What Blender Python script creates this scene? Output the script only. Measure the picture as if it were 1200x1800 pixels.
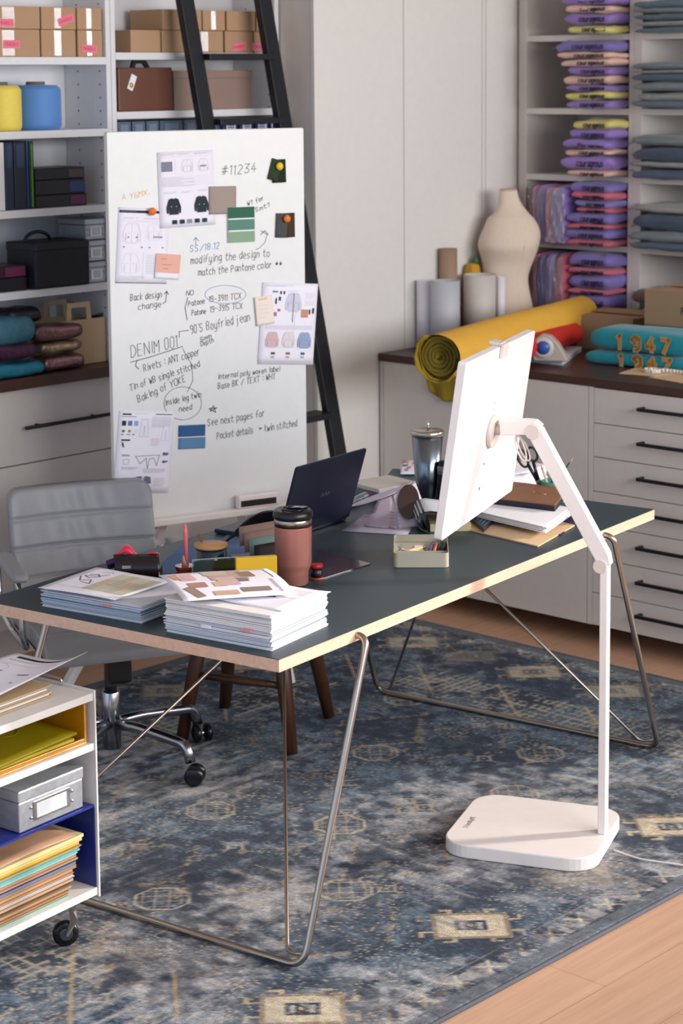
import bpy, math, random
import numpy as np
from mathutils import Vector, Matrix, noise
random.seed(7)
for o in list(bpy.data.objects): bpy.data.objects.remove(o)
SC = bpy.context.scene
COL = SC.collection
PI = math.pi

# ---------------------------------------------------------------- camera
FPX, PITCH, ROLL, YAW, CY, CAMH = 3525.3, .13007816, -.00802579, .749533889, 592.277, 2.02
def _rv(v):
    c, s = math.cos(YAW), math.sin(YAW)
    return Vector((v[0]*c - v[1]*s, v[0]*s + v[1]*c, v[2]))
_cp, _sp, _cr, _sr = math.cos(PITCH), math.sin(PITCH), math.cos(ROLL), math.sin(ROLL)
FW = _rv((0, _cp, -_sp)); _u = Vector((0, _sp, _cp)); _r = Vector((1, 0, 0))
RT = _rv(_cr*_r + _sr*_u); UP = _rv(-_sr*_r + _cr*_u)
CAM = Vector((0, 0, CAMH))
cd = bpy.data.cameras.new('camera'); cam = bpy.data.objects.new('camera', cd); COL.objects.link(cam)
M = Matrix((RT, UP, -FW)).transposed().to_4x4(); M.translation = CAM
cam.matrix_world = M
cd.sensor_fit = 'AUTO'; cd.sensor_width = 36; cd.lens = FPX/1800*36
cd.shift_y = -(900-CY)/1800; cd.clip_end = 60
cd.dof.use_dof = True; cd.dof.focus_distance = 5.0; cd.dof.aperture_fstop = 5.0
SC.camera = cam

# ---------------------------------------------------------------- light
SUN_DIR = Vector((.60, .80, .31)).normalized()     # towards the sun, through the window on the right
SC.view_settings.view_transform = 'Standard'; SC.view_settings.look = 'None'
SC.view_settings.gamma = 1; SC.view_settings.use_curve_mapping = False
SC.view_settings.exposure = 0.22
w = bpy.data.worlds.new('world'); SC.world = w; w.use_nodes = True
nt = w.node_tree; bg = nt.nodes['Background']
tc = nt.nodes.new('ShaderNodeTexCoord'); sx = nt.nodes.new('ShaderNodeSeparateXYZ')
rp = nt.nodes.new('ShaderNodeValToRGB')
rp.color_ramp.elements[0].position = .35; rp.color_ramp.elements[0].color = (.19, .205, .24, 1)
rp.color_ramp.elements[1].position = .62; rp.color_ramp.elements[1].color = (.55, .74, 1.0, 1)
mp = nt.nodes.new('ShaderNodeMath'); mp.operation = 'MULTIPLY_ADD'; mp.inputs[1].default_value = .5; mp.inputs[2].default_value = .5
nt.links.new(tc.outputs['Generated'], sx.inputs[0]); nt.links.new(sx.outputs[2], mp.inputs[0])
nt.links.new(mp.outputs[0], rp.inputs[0]); nt.links.new(rp.outputs[0], bg.inputs[0])
bg.inputs[1].default_value = 1.4
def light(name, kind, energy, color, loc, direction, size=None, size_y=None, angle=None):
    l = bpy.data.lights.new(name, kind); l.energy = energy; l.color = color
    if size: l.shape = 'RECTANGLE'; l.size = size; l.size_y = size_y
    if angle: l.angle = angle
    o = bpy.data.objects.new(name, l); COL.objects.link(o); o.location = loc
    o.rotation_euler = Vector(direction).to_track_quat('-Z', 'Y').to_euler(); return o
light('sun', 'SUN', 3.8, (1.0, .90, .81), (3, 6, 4), -SUN_DIR, angle=math.radians(4.5))
light('window_daylight', 'AREA', 260, (1.0, .97, .95), (1.6, 4.2, 2.2), (-1, -.05, -.25), size=5.0, size_y=1.8)

# ---------------------------------------------------------------- pixel rays onto real planes
def ray(x, y): return FW*FPX + RT*(x-600) - UP*(y-CY)
def atz(x, y, z): d = ray(x, y); return CAM + d*((z-CAM.z)/d.z)
def atx(x, y, v): d = ray(x, y); return CAM + d*(v/d.x)
def aty(x, y, v): d = ray(x, y); return CAM + d*(v/d.y)
def atplane(x, y, p, n): d = ray(x, y); return CAM + d*((Vector(p)-CAM).dot(n)/d.dot(n))

# ---------------------------------------------------------------- materials
def lin(c): return tuple(((v/255)/12.92 if v <= 10 else (((v/255)+.055)/1.055)**2.4) for v in c)
_mats = {}
def mat(name, rgb, rough=.6, metal=0, noise_amt=0, nscale=30, bump=0, bscale=200, spec=.5, alpha=1, stretch=None, trans=0, coat=0, emit=0, sheen=0):
    if name in _mats: return _mats[name]
    m = bpy.data.materials.new(name); m.use_nodes = True; n = m.node_tree; b = n.nodes['Principled BSDF']
    c = lin(rgb) + (1,)
    b.inputs['Base Color'].default_value = c; b.inputs['Roughness'].default_value = rough
    b.inputs['Metallic'].default_value = metal; b.inputs['Specular IOR Level'].default_value = spec
    b.inputs['Alpha'].default_value = alpha; b.inputs['Transmission Weight'].default_value = trans
    b.inputs['Coat Weight'].default_value = coat; b.inputs['Sheen Weight'].default_value = sheen
    t = n.nodes.new('ShaderNodeTexCoord'); mpn = n.nodes.new('ShaderNodeMapping')
    n.links.new(t.outputs['Object'], mpn.inputs[0])
    if stretch: mpn.inputs['Scale'].default_value = stretch
    nz = n.nodes.new('ShaderNodeTexNoise'); nz.inputs['Scale'].default_value = nscale; nz.inputs['Detail'].default_value = 4
    n.links.new(mpn.outputs[0], nz.inputs['Vector'])
    amt = noise_amt or .04
    mx = n.nodes.new('ShaderNodeMix'); mx.data_type = 'RGBA'
    mx.inputs[6].default_value = tuple(max(0, v*(1-amt)) for v in c[:3]) + (1,)
    mx.inputs[7].default_value = tuple(min(1, v*(1+amt)) for v in c[:3]) + (1,)
    n.links.new(nz.outputs[0], mx.inputs[0]); n.links.new(mx.outputs[2], b.inputs['Base Color'])
    if bump:
        nb = n.nodes.new('ShaderNodeTexNoise'); nb.inputs['Scale'].default_value = bscale; nb.inputs['Detail'].default_value = 3
        n.links.new(mpn.outputs[0], nb.inputs['Vector'])
        bp = n.nodes.new('ShaderNodeBump'); bp.inputs['Strength'].default_value = bump; bp.inputs['Distance'].default_value = .004
        n.links.new(nb.outputs[0], bp.inputs['Height']); n.links.new(bp.outputs[0], b.inputs['Normal'])
    _mats[name] = m; return m
def wood_mat(name, c1, c2, plank=0, rough=.45, axis=0, bands=9):
    m = bpy.data.materials.new(name); m.use_nodes = True; n = m.node_tree; b = n.nodes['Principled BSDF']
    b.inputs['Roughness'].default_value = rough
    t = n.nodes.new('ShaderNodeTexCoord'); mpn = n.nodes.new('ShaderNodeMapping'); n.links.new(t.outputs['Object'], mpn.inputs[0])
    s = [bands, bands, bands]; s[axis] = .6; mpn.inputs['Scale'].default_value = s
    nz = n.nodes.new('ShaderNodeTexNoise'); nz.inputs['Scale'].default_value = 3; nz.inputs['Detail'].default_value = 8; nz.inputs['Roughness'].default_value = .65
    n.links.new(mpn.outputs[0], nz.inputs['Vector'])
    r = n.nodes.new('ShaderNodeValToRGB'); r.color_ramp.elements[0].position = .3; r.color_ramp.elements[1].position = .7
    r.color_ramp.elements[0].color = lin(c1)+(1,); r.color_ramp.elements[1].color = lin(c2)+(1,)
    n.links.new(nz.outputs[0], r.inputs[0]); out = r.outputs[0]
    if plank:
        br = n.nodes.new('ShaderNodeTexBrick'); mb = n.nodes.new('ShaderNodeMapping'); n.links.new(t.outputs['Object'], mb.inputs[0])
        mb.inputs['Rotation'].default_value = (0, 0, PI/2)
        n.links.new(mb.outputs[0], br.inputs['Vector']); br.inputs['Scale'].default_value = 1
        br.inputs['Brick Width'].default_value = 1.4; br.inputs['Row Height'].default_value = plank
        br.inputs['Mortar Size'].default_value = .0012; br.inputs['Color1'].default_value = (1, 1, 1, 1); br.inputs['Color2'].default_value = (.86, .83, .80, 1)
        br.inputs['Mortar'].default_value = (.62, .55, .5, 1)
        mx = n.nodes.new('ShaderNodeMix'); mx.data_type = 'RGBA'; mx.blend_type = 'MULTIPLY'; mx.inputs[0].default_value = 1
        n.links.new(out, mx.inputs[6]); n.links.new(br.outputs[0], mx.inputs[7]); out = mx.outputs[2]
    n.links.new(out, b.inputs['Base Color']); return m
def clear_mat(name, rgb=(235, 240, 245), gloss=.25, mixf=.3, rough=.15, bump=.6):
    m = bpy.data.materials.new(name); m.use_nodes = True; n = m.node_tree
    for x in list(n.nodes):
        if x.type != 'OUTPUT_MATERIAL': n.nodes.remove(x)
    out = [x for x in n.nodes if x.type == 'OUTPUT_MATERIAL'][0]
    tr = n.nodes.new('ShaderNodeBsdfTransparent'); tr.inputs[0].default_value = lin(rgb)+(1,)
    gl = n.nodes.new('ShaderNodeBsdfGlossy'); gl.inputs['Roughness'].default_value = rough; gl.inputs[0].default_value = (1, 1, 1, 1)
    mx = n.nodes.new('ShaderNodeMixShader'); mx.inputs[0].default_value = mixf
    if bump:
        nb = n.nodes.new('ShaderNodeTexNoise'); nb.inputs['Scale'].default_value = 30; bp = n.nodes.new('ShaderNodeBump'); bp.inputs['Strength'].default_value = bump
        bp.inputs['Distance'].default_value = .01; n.links.new(nb.outputs[0], bp.inputs['Height']); n.links.new(bp.outputs[0], gl.inputs['Normal'])
    n.links.new(tr.outputs[0], mx.inputs[1]); n.links.new(gl.outputs[0], mx.inputs[2]); n.links.new(mx.outputs[0], out.inputs[0]); return m

# ---------------------------------------------------------------- geometry builder
def rotm(rz=0, rx=0, ry=0, loc=(0, 0, 0)):
    return Matrix.Translation(loc) @ Matrix.Rotation(rz, 4, 'Z') @ Matrix.Rotation(ry, 4, 'Y') @ Matrix.Rotation(rx, 4, 'X')
def basis(o, x, y, z):
    m = Matrix((Vector(x), Vector(y), Vector(z))).transposed().to_4x4(); m.translation = Vector(o); return m
class G:
    def __init__(s): s.v = []; s.f = []; s.m = []; s.s = []
    def _add(s, vs, fs, m=0, smooth=False, X=None):
        b = len(s.v)
        s.v += [tuple(X @ Vector(p)) if X is not None else tuple(p) for p in vs]
        for k, f in enumerate(fs):
            s.f.append([b+i for i in f]); s.m.append(m if isinstance(m, int) else m[k]); s.s.append(smooth)
        return s
    def box(s, x0, x1, y0, y1, z0, z1, m=0, X=None):
        vs = [(x, y, z) for z in (z0, z1) for y in (y0, y1) for x in (x0, x1)]
        return s._add(vs, [(0, 2, 3, 1), (4, 5, 7, 6), (0, 1, 5, 4), (2, 6, 7, 3), (0, 4, 6, 2), (1, 3, 7, 5)], m, False, X)
    def prism(s, pts, z0, z1, m=0, X=None, smooth=False):
        n = len(pts); vs = [(p[0], p[1], z0) for p in pts] + [(p[0], p[1], z1) for p in pts]
        s._add(vs, [tuple(reversed(range(n))), tuple(range(n, 2*n))], m, False, X)
        b = len(s.v) - 2*n
        for i in range(n):
            j = (i+1) % n; s.f.append([b+i, b+j, b+n+j, b+n+i]); s.m.append(m); s.s.append(smooth)
        return s
    def poly(s, pts, m=0, X=None): return s._add(pts, [tuple(range(len(pts)))], m, False, X)
    def tube(s, path, r, n=10, m=0, closed=False, X=None, flat=None):
        P = [Vector(p) for p in path]; N = len(P); rr = r if isinstance(r, (list, tuple)) else [r]*N
        T = []
        for i in range(N):
            a = P[(i-1) % N] if (closed or i > 0) else P[i]; b = P[(i+1) % N] if (closed or i < N-1) else P[i]
            T.append((b-a).normalized())
        u = T[0].orthogonal().normalized() if flat is None else (Vector(flat) - T[0]*T[0].dot(Vector(flat))).normalized()
        vs = []
        for i in range(N):
            u = (u - T[i]*u.dot(T[i])).normalized(); w_ = T[i].cross(u)
            for k in range(n):
                a = 2*PI*k/n; vs.append(P[i] + (u*math.cos(a) + w_*math.sin(a))*rr[i])
        fs = []
        for i in range(N if closed else N-1):
            j = (i+1) % N
            for k in range(n):
                l = (k+1) % n; fs.append((i*n+k, i*n+l, j*n+l, j*n+k))
        s._add(vs, fs, m, True, X)
        if not closed:
            b = len(s.v) - N*n
            s.f.append([b+k for k in reversed(range(n))]); s.f.append([b+(N-1)*n+k for k in range(n)]); s.m += [m, m]; s.s += [False, False]
        return s
    def bar(s, path, hw, hh, m=0, X=None, up=(0, 0, 1)):
        P = [Vector(p) for p in path]; N = len(P); vs = []
        for i in range(N):
            a = P[max(0, i-1)]; b = P[min(N-1, i+1)]; t = (b-a).normalized(); sd = t.cross(Vector(up)).normalized(); u = sd.cross(t)
            k = 1.0
            if 0 < i < N-1:
                c = (P[i]-a).normalized().dot((b-P[i]).normalized()); k = 1/math.sqrt(max(.1, (1+c)/2))
            vs += [P[i]+sd*hw-u*hh*k, P[i]+sd*hw+u*hh*k, P[i]-sd*hw+u*hh*k, P[i]-sd*hw-u*hh*k]
        fs = [(4*i+k, 4*i+(k+1) % 4, 4*i+4+(k+1) % 4, 4*i+4+k) for i in range(N-1) for k in range(4)]
        fs += [(3, 2, 1, 0), tuple(4*(N-1)+k for k in range(4))]
        return s._add(vs, fs, m, False, X)
    def lathe(s, prof, n=32, m=0, X=None, smooth=True):
        N = len(prof); vs = [(r*math.cos(2*PI*k/n), r*math.sin(2*PI*k/n), z) for r, z in prof for k in range(n)]
        fs = [(i*n+k, i*n+(k+1) % n, (i+1)*n+(k+1) % n, (i+1)*n+k) for i in range(N-1) for k in range(n)]
        s._add(vs, fs, m, smooth, X); b = len(s.v) - N*n
        if prof[0][0] > 1e-6: s.f.append([b+k for k in reversed(range(n))]); s.m.append(m); s.s.append(False)
        if prof[-1][0] > 1e-6: s.f.append([b+(N-1)*n+k for k in range(n)]); s.m.append(m); s.s.append(False)
        return s
    def grid(s, fn, nu, nv, m=0, X=None, smooth=True, cu=False):
        vs = [fn(i/nu, j/nv) for j in range(nv+1) for i in range(nu+1)]
        fs = [(j*(nu+1)+i, j*(nu+1)+i+1, (j+1)*(nu+1)+i+1, (j+1)*(nu+1)+i) for j in range(nv) for i in range(nu)]
        return s._add(vs, fs, m, smooth, X)
    def shell(s, fn, nu, nv, t, m=0, X=None, smooth=True, nrm=None):
        """surface with thickness t (along -normal or given vector)"""
        top = [[Vector(fn(i/nu, j/nv)) for i in range(nu+1)] for j in range(nv+1)]
        def nm(i, j):
            if nrm: return Vector(nrm)
            a = top[j][min(nu, i+1)]-top[j][max(0, i-1)]; b = top[min(nv, j+1)][i]-top[max(0, j-1)][i]
            q = a.cross(b); return q.normalized() if q.length > 1e-12 else Vector((0, 0, 1))
        bot = [[top[j][i]-nm(i, j)*t for i in range(nu+1)] for j in range(nv+1)]
        vs = [p for r in top for p in r] + [p for r in bot for p in r]; K = (nu+1)*(nv+1); W = nu+1
        fs = [(j*W+i, j*W+i+1, (j+1)*W+i+1, (j+1)*W+i) for j in range(nv) for i in range(nu)]
        fs += [(K+j*W+i, K+(j+1)*W+i, K+(j+1)*W+i+1, K+j*W+i+1) for j in range(nv) for i in range(nu)]
        for i in range(nu): fs += [(i, K+i, K+i+1, i+1), (nv*W+i, nv*W+i+1, K+nv*W+i+1, K+nv*W+i)]
        for j in range(nv): fs += [(j*W, (j+1)*W, K+(j+1)*W, K+j*W), (j*W+nu, K+j*W+nu, K+(j+1)*W+nu, (j+1)*W+nu)]
        return s._add(vs, fs, m, smooth, X)
    def pillow(s, w_, d, h, m=0, X=None, e1=.35, e2=.3, nz=0, seed=0, nu=36, nv=14, nsc=9):
        """rounded soft block centred on x,y with its bottom at z=0"""
        def sg(a, e): return math.copysign(abs(a)**e, a)
        vs = []
        for j in range(nv+1):
            v = -PI/2 + PI*j/nv
            for i in range(nu):
                u = 2*PI*i/nu
                p = Vector((w_/2*sg(math.cos(v), e1)*sg(math.cos(u), e2), d/2*sg(math.cos(v), e1)*sg(math.sin(u), e2), h/2*sg(math.sin(v), .8)))
                if nz: p += noise.noise_vector(p*nsc+Vector((seed*3.1, seed*1.7, seed)))*nz
                vs.append(p + Vector((0, 0, h/2)))
        fs = [(j*nu+i, j*nu+(i+1) % nu, (j+1)*nu+(i+1) % nu, (j+1)*nu+i) for j in range(nv) for i in range(nu)]
        return s._add(vs, fs, m, True, X)
    def build(s, name, mats, parent=None, bevel=0, seg=2, loc=None, subsurf=0):
        me = bpy.data.meshes.new(name); me.from_pydata(s.v, [], s.f)
        for mm in (mats if isinstance(mats, (list, tuple)) else [mats]): me.materials.append(mm)
        me.polygons.foreach_set('material_index', s.m); me.polygons.foreach_set('use_smooth', s.s)
        me.validate(); me.update()
        o = bpy.data.objects.new(name, me); COL.objects.link(o)
        if parent: o.parent = parent
        if loc: o.location = loc
        if bevel:
            b = o.modifiers.new('b', 'BEVEL'); b.width = bevel; b.segments = seg; b.limit_method = 'ANGLE'; b.angle_limit = .6
        if subsurf: b = o.modifiers.new('s', 'SUBSURF'); b.levels = b.render_levels = subsurf
        return o
def tag(o, label, cat, group=None, kind=None):
    o['label'] = label; o['category'] = cat
    if group: o['group'] = group
    if kind: o['kind'] = kind
    return o
def thing(name, label, cat, loc=(0, 0, 0), rz=0, group=None):
    o = bpy.data.objects.new(name, None); COL.objects.link(o); o.location = loc; o.rotation_euler = (0, 0, rz)
    o.empty_display_size = .05
    return tag(o, label, cat, group)
def struct(g, name, m, bevel=0):
    o = g.build(name, m, bevel=bevel); o['kind'] = 'structure'; return o
def copy_tree(o, parent=None):
    c = o.copy(); COL.objects.link(c); c.parent = parent
    for ch in [x for x in bpy.data.objects if x.parent == o]: copy_tree(ch, c)
    return c

def smoothpath(pts, r=.05, n=5):
    P = [Vector(p) for p in pts]; out = [P[0]]
    for i in range(1, len(P)-1):
        a = (P[i-1]-P[i]); b = (P[i+1]-P[i]); ra = min(r, a.length*.49, b.length*.49)
        A = P[i]+a.normalized()*ra; B = P[i]+b.normalized()*ra
        for k in range(n+1):
            t = k/n; out.append(A*(1-t)**2 + P[i]*2*t*(1-t) + B*t*t)
    out.append(P[-1]); return out
def rrect(x0, x1, y0, y1, r, n=5):
    pts = []
    for cx, cy, a0 in ((x1-r, y1-r, 0), (x0+r, y1-r, PI/2), (x0+r, y0+r, PI), (x1-r, y0+r, 1.5*PI)):
        for k in range(n+1): a = a0+PI/2*k/n; pts.append((cx+r*math.cos(a), cy+r*math.sin(a)))
    return pts

# ---------------------------------------------------------------- single-stroke lettering
GL = {k: v for k, v in [x.split('=') for x in """A=00 26 40/12 32
B=00 06 26 35 34 23 03/23 32 31 20 00
C=45 36 16 05 01 10 30 41
D=00 06 26 44 42 20 00
E=36 06 00 30/03 23
F=36 06 00/03 23
G=45 36 16 05 01 10 30 41 43 23
H=00 06/40 46/03 43
I=10 16
K=00 06/36 03 30
L=06 00 30
M=00 06 23 46 40
N=00 06 40 46
O=16 05 01 10 30 41 45 36 16
P=00 06 26 35 34 23 03
R=00 06 26 35 34 23 03/23 30
S=35 26 16 05 04 13 23 32 31 20 10 01
T=06 46/26 20
U=06 01 10 30 41 46
V=06 20 46
W=06 10 24 30 46
X=00 46/06 40
Y=06 23 46/23 20
Z=06 46 00 40
a=34 14 03 01 10 20 32/34 31 40
b=06 00 20 31 33 24 04
c=34 14 03 01 10 30
d=34 14 03 01 10 20 32/36 30
e=02 32 33 24 14 03 01 10 30
f=36 26 15 10/03 23
g=34 14 03 01 10 20 32/34 3a 2b 0b
h=06 00/03 14 24 33 30
i=14 10/16 15
j=14 1a 0b/16 15
k=06 00/34 02 30
l=16 10
m=00 04/03 14 23 20/23 34 43 40
n=00 04/03 14 24 33 30
o=14 03 01 10 20 31 33 24 14
p=04 0b/04 24 33 31 20 00
r=00 04/02 14 24
s=34 14 03 12 22 31 20 00
t=16 11 20 30/04 34
u=04 01 10 20 31 34/31 30
v=04 10 24
w=04 10 23 30 44
x=04 30/00 34
y=04 01 10 20 31/34 3a 2b 0b
z=04 34 00 30
0=16 05 01 10 20 31 35 26 16
1=05 16 10
2=05 16 26 35 34 00 30
3=06 36 13 23 32 31 20 10 01
4=26 02 32/24 20
5=36 06 03 23 32 31 20 00
6=26 03 01 10 20 31 32 23 03
7=06 36 10
8=13 04 05 16 26 35 34 23 13 02 01 10 20 31 32 23
9=33 13 04 05 16 26 35 31 20 10
.=10 11
:=11 12/14 15
-=03 33
/=00 46
#=10 26/20 36/04 44/02 42
'=16 15
*=12 34/14 32/22 25/03 43
>=04 43 02/03 43
?=05 16 26 35 23 22/20 21""".split('\n')]}
def _gy(c): return int(c) if c.isdigit() else -(ord(c)-96)
def stroke_text(g, s, o, ux, uy, size, wd, m=0, jitter=0, slant=0, fit=None, seed=1):
    """flat ribbon strokes on the plane o + a*ux + b*uy; size = cap height"""
    rnd = random.Random(seed+len(s)); o = Vector(o); ux = Vector(ux).normalized(); uy = Vector(uy).normalized()
    adv = lambda c: 2.6 if c in "il1I.:'" else (3.2 if c == ' ' else 4.6 if c in 'abcdefghjknopqrstuvxyz0123456789' else 5.4)
    tot = sum(adv(c) for c in s); k = size/6; kx = (fit/tot) if fit else k
    x = 0
    for c in s:
        if c in GL:
            dy = rnd.uniform(-1, 1)*jitter
            for st in GL[c].split('/'):
                pts = []
                for p in st.split():
                    px = int(p[0]); py = _gy(p[1])+dy+rnd.uniform(-1, 1)*jitter*.3
                    pts.append(o + ux*((x+px+slant*py+rnd.uniform(-1, 1)*jitter*.3)*kx) + uy*(py*k))
                ribbon(g, pts, wd, ux, uy, m)
        x += adv(c)
def ribbon(g, pts, wd, ux, uy, m=0):
    nn = Vector(ux).cross(Vector(uy)).normalized()
    for a, b in zip(pts[:-1], pts[1:]):
        d = (b-a)
        if d.length < 1e-7: continue
        d = d.normalized(); sd = nn.cross(d)*wd/2; e = d*wd*.35
        g.poly([a-e-sd, b+e-sd, b+e+sd, a-e+sd], m)
# ================================================================ materials
WHITE = mat('white_laminate', (214, 206, 199), .5); SHELFW = mat('shelf_white', (222, 222, 224), .5)
WALLM = mat('painted_wall', (212, 207, 202), .7, noise_amt=.02)
CREAMW = mat('cream_white_board', (227, 227, 225), .4)
DARKTOP = wood_mat('dark_walnut_top', (62, 38, 32), (78, 48, 40), rough=.38, axis=0)
BLACK = mat('black_metal', (8, 12, 19), .45); BLACKP = mat('black_plastic', (12, 13, 18), .35)
FLOORM = wood_mat('floor_oak', (198, 156, 128), (220, 180, 150), plank=.19, rough=.42, axis=1, bands=14)
STEEL = mat('brushed_steel', (176, 166, 156), .28, metal=1); CHROME = mat('chrome', (215, 218, 222), .12, metal=1)
ALU = mat('polished_aluminium', (165, 168, 175), .22, metal=1)
LINO = mat('dark_green_linoleum', (41, 58, 66), .42, noise_amt=.03); EDGE = wood_mat('birch_edge', (214, 172, 144), (230, 194, 170), rough=.5, axis=1, bands=30)
PAPER = mat('paper_white', (238, 235, 244), .8, noise_amt=.02); PAPER2 = mat('paper_edges', (214, 213, 218), .85, noise_amt=.1, nscale=8, stretch=(1, 1, 90))
INK = mat('black_ink', (28, 28, 34), .6); GREYINK = mat('grey_print', (150, 146, 158), .8); BLUEINK = mat('blue_ink', (96, 136, 190), .6); ORANGEINK = mat('orange_ink', (240, 190, 130), .7)
CARD = mat('kraft_cardboard', (178, 143, 110), .8, noise_amt=.06, nscale=12); CARDD = mat('kraft_cardboard_grey', (150, 126, 98), .8, noise_amt=.05)
TAPE = clear_mat('packing_tape', (250, 245, 240), mixf=.35, rough=.12, bump=.3); PINKL = mat('pink_sticker', (238, 120, 142), .5); 
BAG = clear_mat('clear_plastic_bag', (245, 246, 250), mixf=.22, rough=.18, bump=.9)
WHITEPL = mat('white_plastic', (238, 230, 226), .38); 
def cm(n, rgb, r=.6, **k): return mat(n, rgb, r, **k)

# ================================================================ room
struct(G().box(-6.2, 3.5, -1.5, 12, -.1, 0), 'floor', FLOORM)
struct(G().box(-5.75, -5.63, -1.5, 7.3, 0, 3.2), 'wall_left', WALLM)
struct(G().box(-5.63, -2.7, 6.90, 7.05, 0, 3.2), 'wall_back', WALLM)
struct(G().box(.6, .75, -1.5, 12, 0, 1.53), 'wall_right', WALLM)  # unseen wall below the window, height and length set to shade the near floor
struct(G().box(-5.9, .9, -1.5, 12, 3.2, 3.3), 'ceiling', WALLM)  # unseen, added at this height to keep the sun off the far walls

# ---------------------------------------------------------------- rug
def make_rug():
    X0, X1, Y0, Y1 = -5.04, -2.63, 2.20, 5.50; st = .0055
    nx = int((X1-X0)/st); ny = int((Y1-Y0)/st)
    xs = np.linspace(X0, X1, nx+1); ys = np.linspace(Y0, Y1, ny+1); XX, YY = np.meshgrid(xs, ys)
    rg = np.random.RandomState(4)
    def vn(sx_, sy_, seed):
        r = np.random.RandomState(seed); t = r.rand(64, 64)
        u = XX*sx_; v = YY*sy_; i = np.floor(u).astype(int); j = np.floor(v).astype(int); a = u-i; b = v-j
        a = a*a*(3-2*a); b = b*b*(3-2*b); g_ = lambda p, q: t[p % 64, q % 64]
        return (g_(i, j)*(1-a)+g_(i+1, j)*a)*(1-b) + (g_(i, j+1)*(1-a)+g_(i+1, j+1)*a)*b
    def fbm(s, seed, ax=1, ay=1): return sum(vn(s*ax*2**k, s*ay*2**k, seed+k)/2**k for k in range(5))/1.94
    big = fbm(1.6, 10); mid = fbm(6, 20); fine = fbm(28, 30); streak = fbm(9, 40, 6, .8); streak2 = fbm(9, 50, 1, 6); px = rg.rand(ny+1, nx+1)
    c = lambda r, g_, b: np.array(lin((r, g_, b)))
    navy, slate, worn, cream, tan, edge = c(34, 48, 68), c(84, 102, 118), c(160, 158, 158), c(200, 186, 160), c(178, 154, 116), c(98, 104, 110)
    a = np.clip((mid*.45+fine*.40+px*.15-.42)*7, 0, 1)[..., None]; base = navy*(1-a)+slate*a
    q = np.clip((big-.55)*3.4+(streak-.5)*1.8+(fine-.5)*.8, 0, 1)[..., None]; 
    for (cx_, cy_, rx_, ry_) in ((-3.30, 2.95, .30, .22), (-3.22, 4.05, .35, .45), (-2.75, 2.95, .2, .35), (-3.35, 3.35, .18, .2), (-2.9, 4.0, .2, .25)): q = np.maximum(q, np.clip(1.25-np.hypot((XX-cx_)/rx_, (YY-cy_)/ry_)+(fine-.5)*1.5+(streak2-.5)*1.2, 0, 1)[..., None]*.85)
    base = base*(1-q)+(worn*(.62+.7*fine[..., None]))*q
    def put(mask, col, k=1.0):
        nonlocal base
        f = (mask*k*np.clip(1.45-1.2*np.abs(streak2-.5)*2-.45*px-.9*np.clip(fine-.5, 0, 1), 0, 1))[..., None]; base = base*(1-f)+col*f
    dr = X1-XX; dl = XX-X0; db = Y1-YY; dx = np.minimum(dr, dl); d = np.minimum(dx, db)
    # along-border coordinate
    t = np.where(dx < db, YY, XX)
    inb = (d > .05) & (d < .115)
    per = .115; tt = (t % per)-per/2; dd = d-.083
    cr = inb & ((np.abs(np.abs(tt)-np.abs(dd)) < .006) & (np.abs(tt) < .026))
    put((inb & (streak2 > .52)).astype(float), worn, .8); put(cr.astype(float), cream, .95)
    dots = inb & ((np.abs(np.abs(tt)-per/2+.008) < .006) & (np.abs(dd) < .012)); put(dots.astype(float), tan, .4); hat = (d > .05) & (d < .125) & (((t*1.0+dd*1.6) % .018) < .006) & (fine > .4); put(hat.astype(float), worn, .55); put((inb & (fine < .42)).astype(float), navy, .6)
    # field guard lines
    for off, wd_, col in ((.128, .002, cream), (.40, .003, slate*1.4), (.425, .002, worn), (.62, .003, tan)):
        put((np.abs(d-off) < wd_).astype(float), col, .30)
    # stepped diamond medallions with hooks
    def med(cx, cy, k=1.0, faded=1.0, rot=0):
        u = (XX-cx)/k; v = (YY-cy)/k
        if rot: u, v = v, u
        p = (u+v)*.7071; q_ = (u-v)*.7071      # diamond frame
        P = np.round(p/.011)*.011; Q = np.round(q_/.011)*.011; aP, aQ = np.abs(P), np.abs(Q)
        dark = (np.maximum(np.abs(u), np.abs(v)) < .19) & (aP < .17) & (aQ < .15)
        put(dark.astype(float), navy, .55)
        body = (aP < .088) & (aQ < .066); put(body.astype(float), cream, faded)
        put(((np.abs(aP-.088) < .008) & (aQ < .07) | (np.abs(aQ-.066) < .007) & (aP < .09)).astype(float), tan, faded*.6)
        inner = (aP < .036) & (aQ < .028); put(inner.astype(float), navy, faded)
        put((((np.abs(aP-.024) < .004) & (aQ < .021)) | ((np.abs(aQ-.018) < .004) & (aP < .027))).astype(float), worn*1.2, faded)
        put(((aP < .008) & (aQ < .006)).astype(float), tan, faded)
        hooks = ((np.abs(aQ-.034) < .008) & (aP > .088) & (aP < .125)) | ((np.abs(aP-.122) < .007) & (aQ < .06) & (aQ > .03)) | \
                ((np.abs(aP-.045) < .009) & (aQ > .066) & (aQ < .092)) | ((np.abs(aQ-.09) < .006) & (aP < .075) & (aP > .045))
        put(hooks.astype(float), tan*.5+cream*.5, faded*.9)
    for y, fd in ((2.957, 1), (3.535, 1), (3.96, .35), (4.386, 1), (4.86, .7)): med(-2.885, y, 1, fd)
    for x, fd in ((-3.25, .5), (-3.695, .55), (-4.021, .75), (-4.30, .3), (-4.56, .8)): med(x, 5.262, 1, fd)
    for y, fd in ((2.9, .6), (3.4, .7), (3.9, .6), (4.3, .5), (4.70, .9)): med(-4.795, y, 1, fd)
    # hatched lattice band inside the border (back) and left
    band = ((db > .43) & (db < .66) & (dx > .4)) | ((dl > .42) & (dl < .62) & (db > .6)) | ((YY < 2.95) & (dx > .42))
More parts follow.
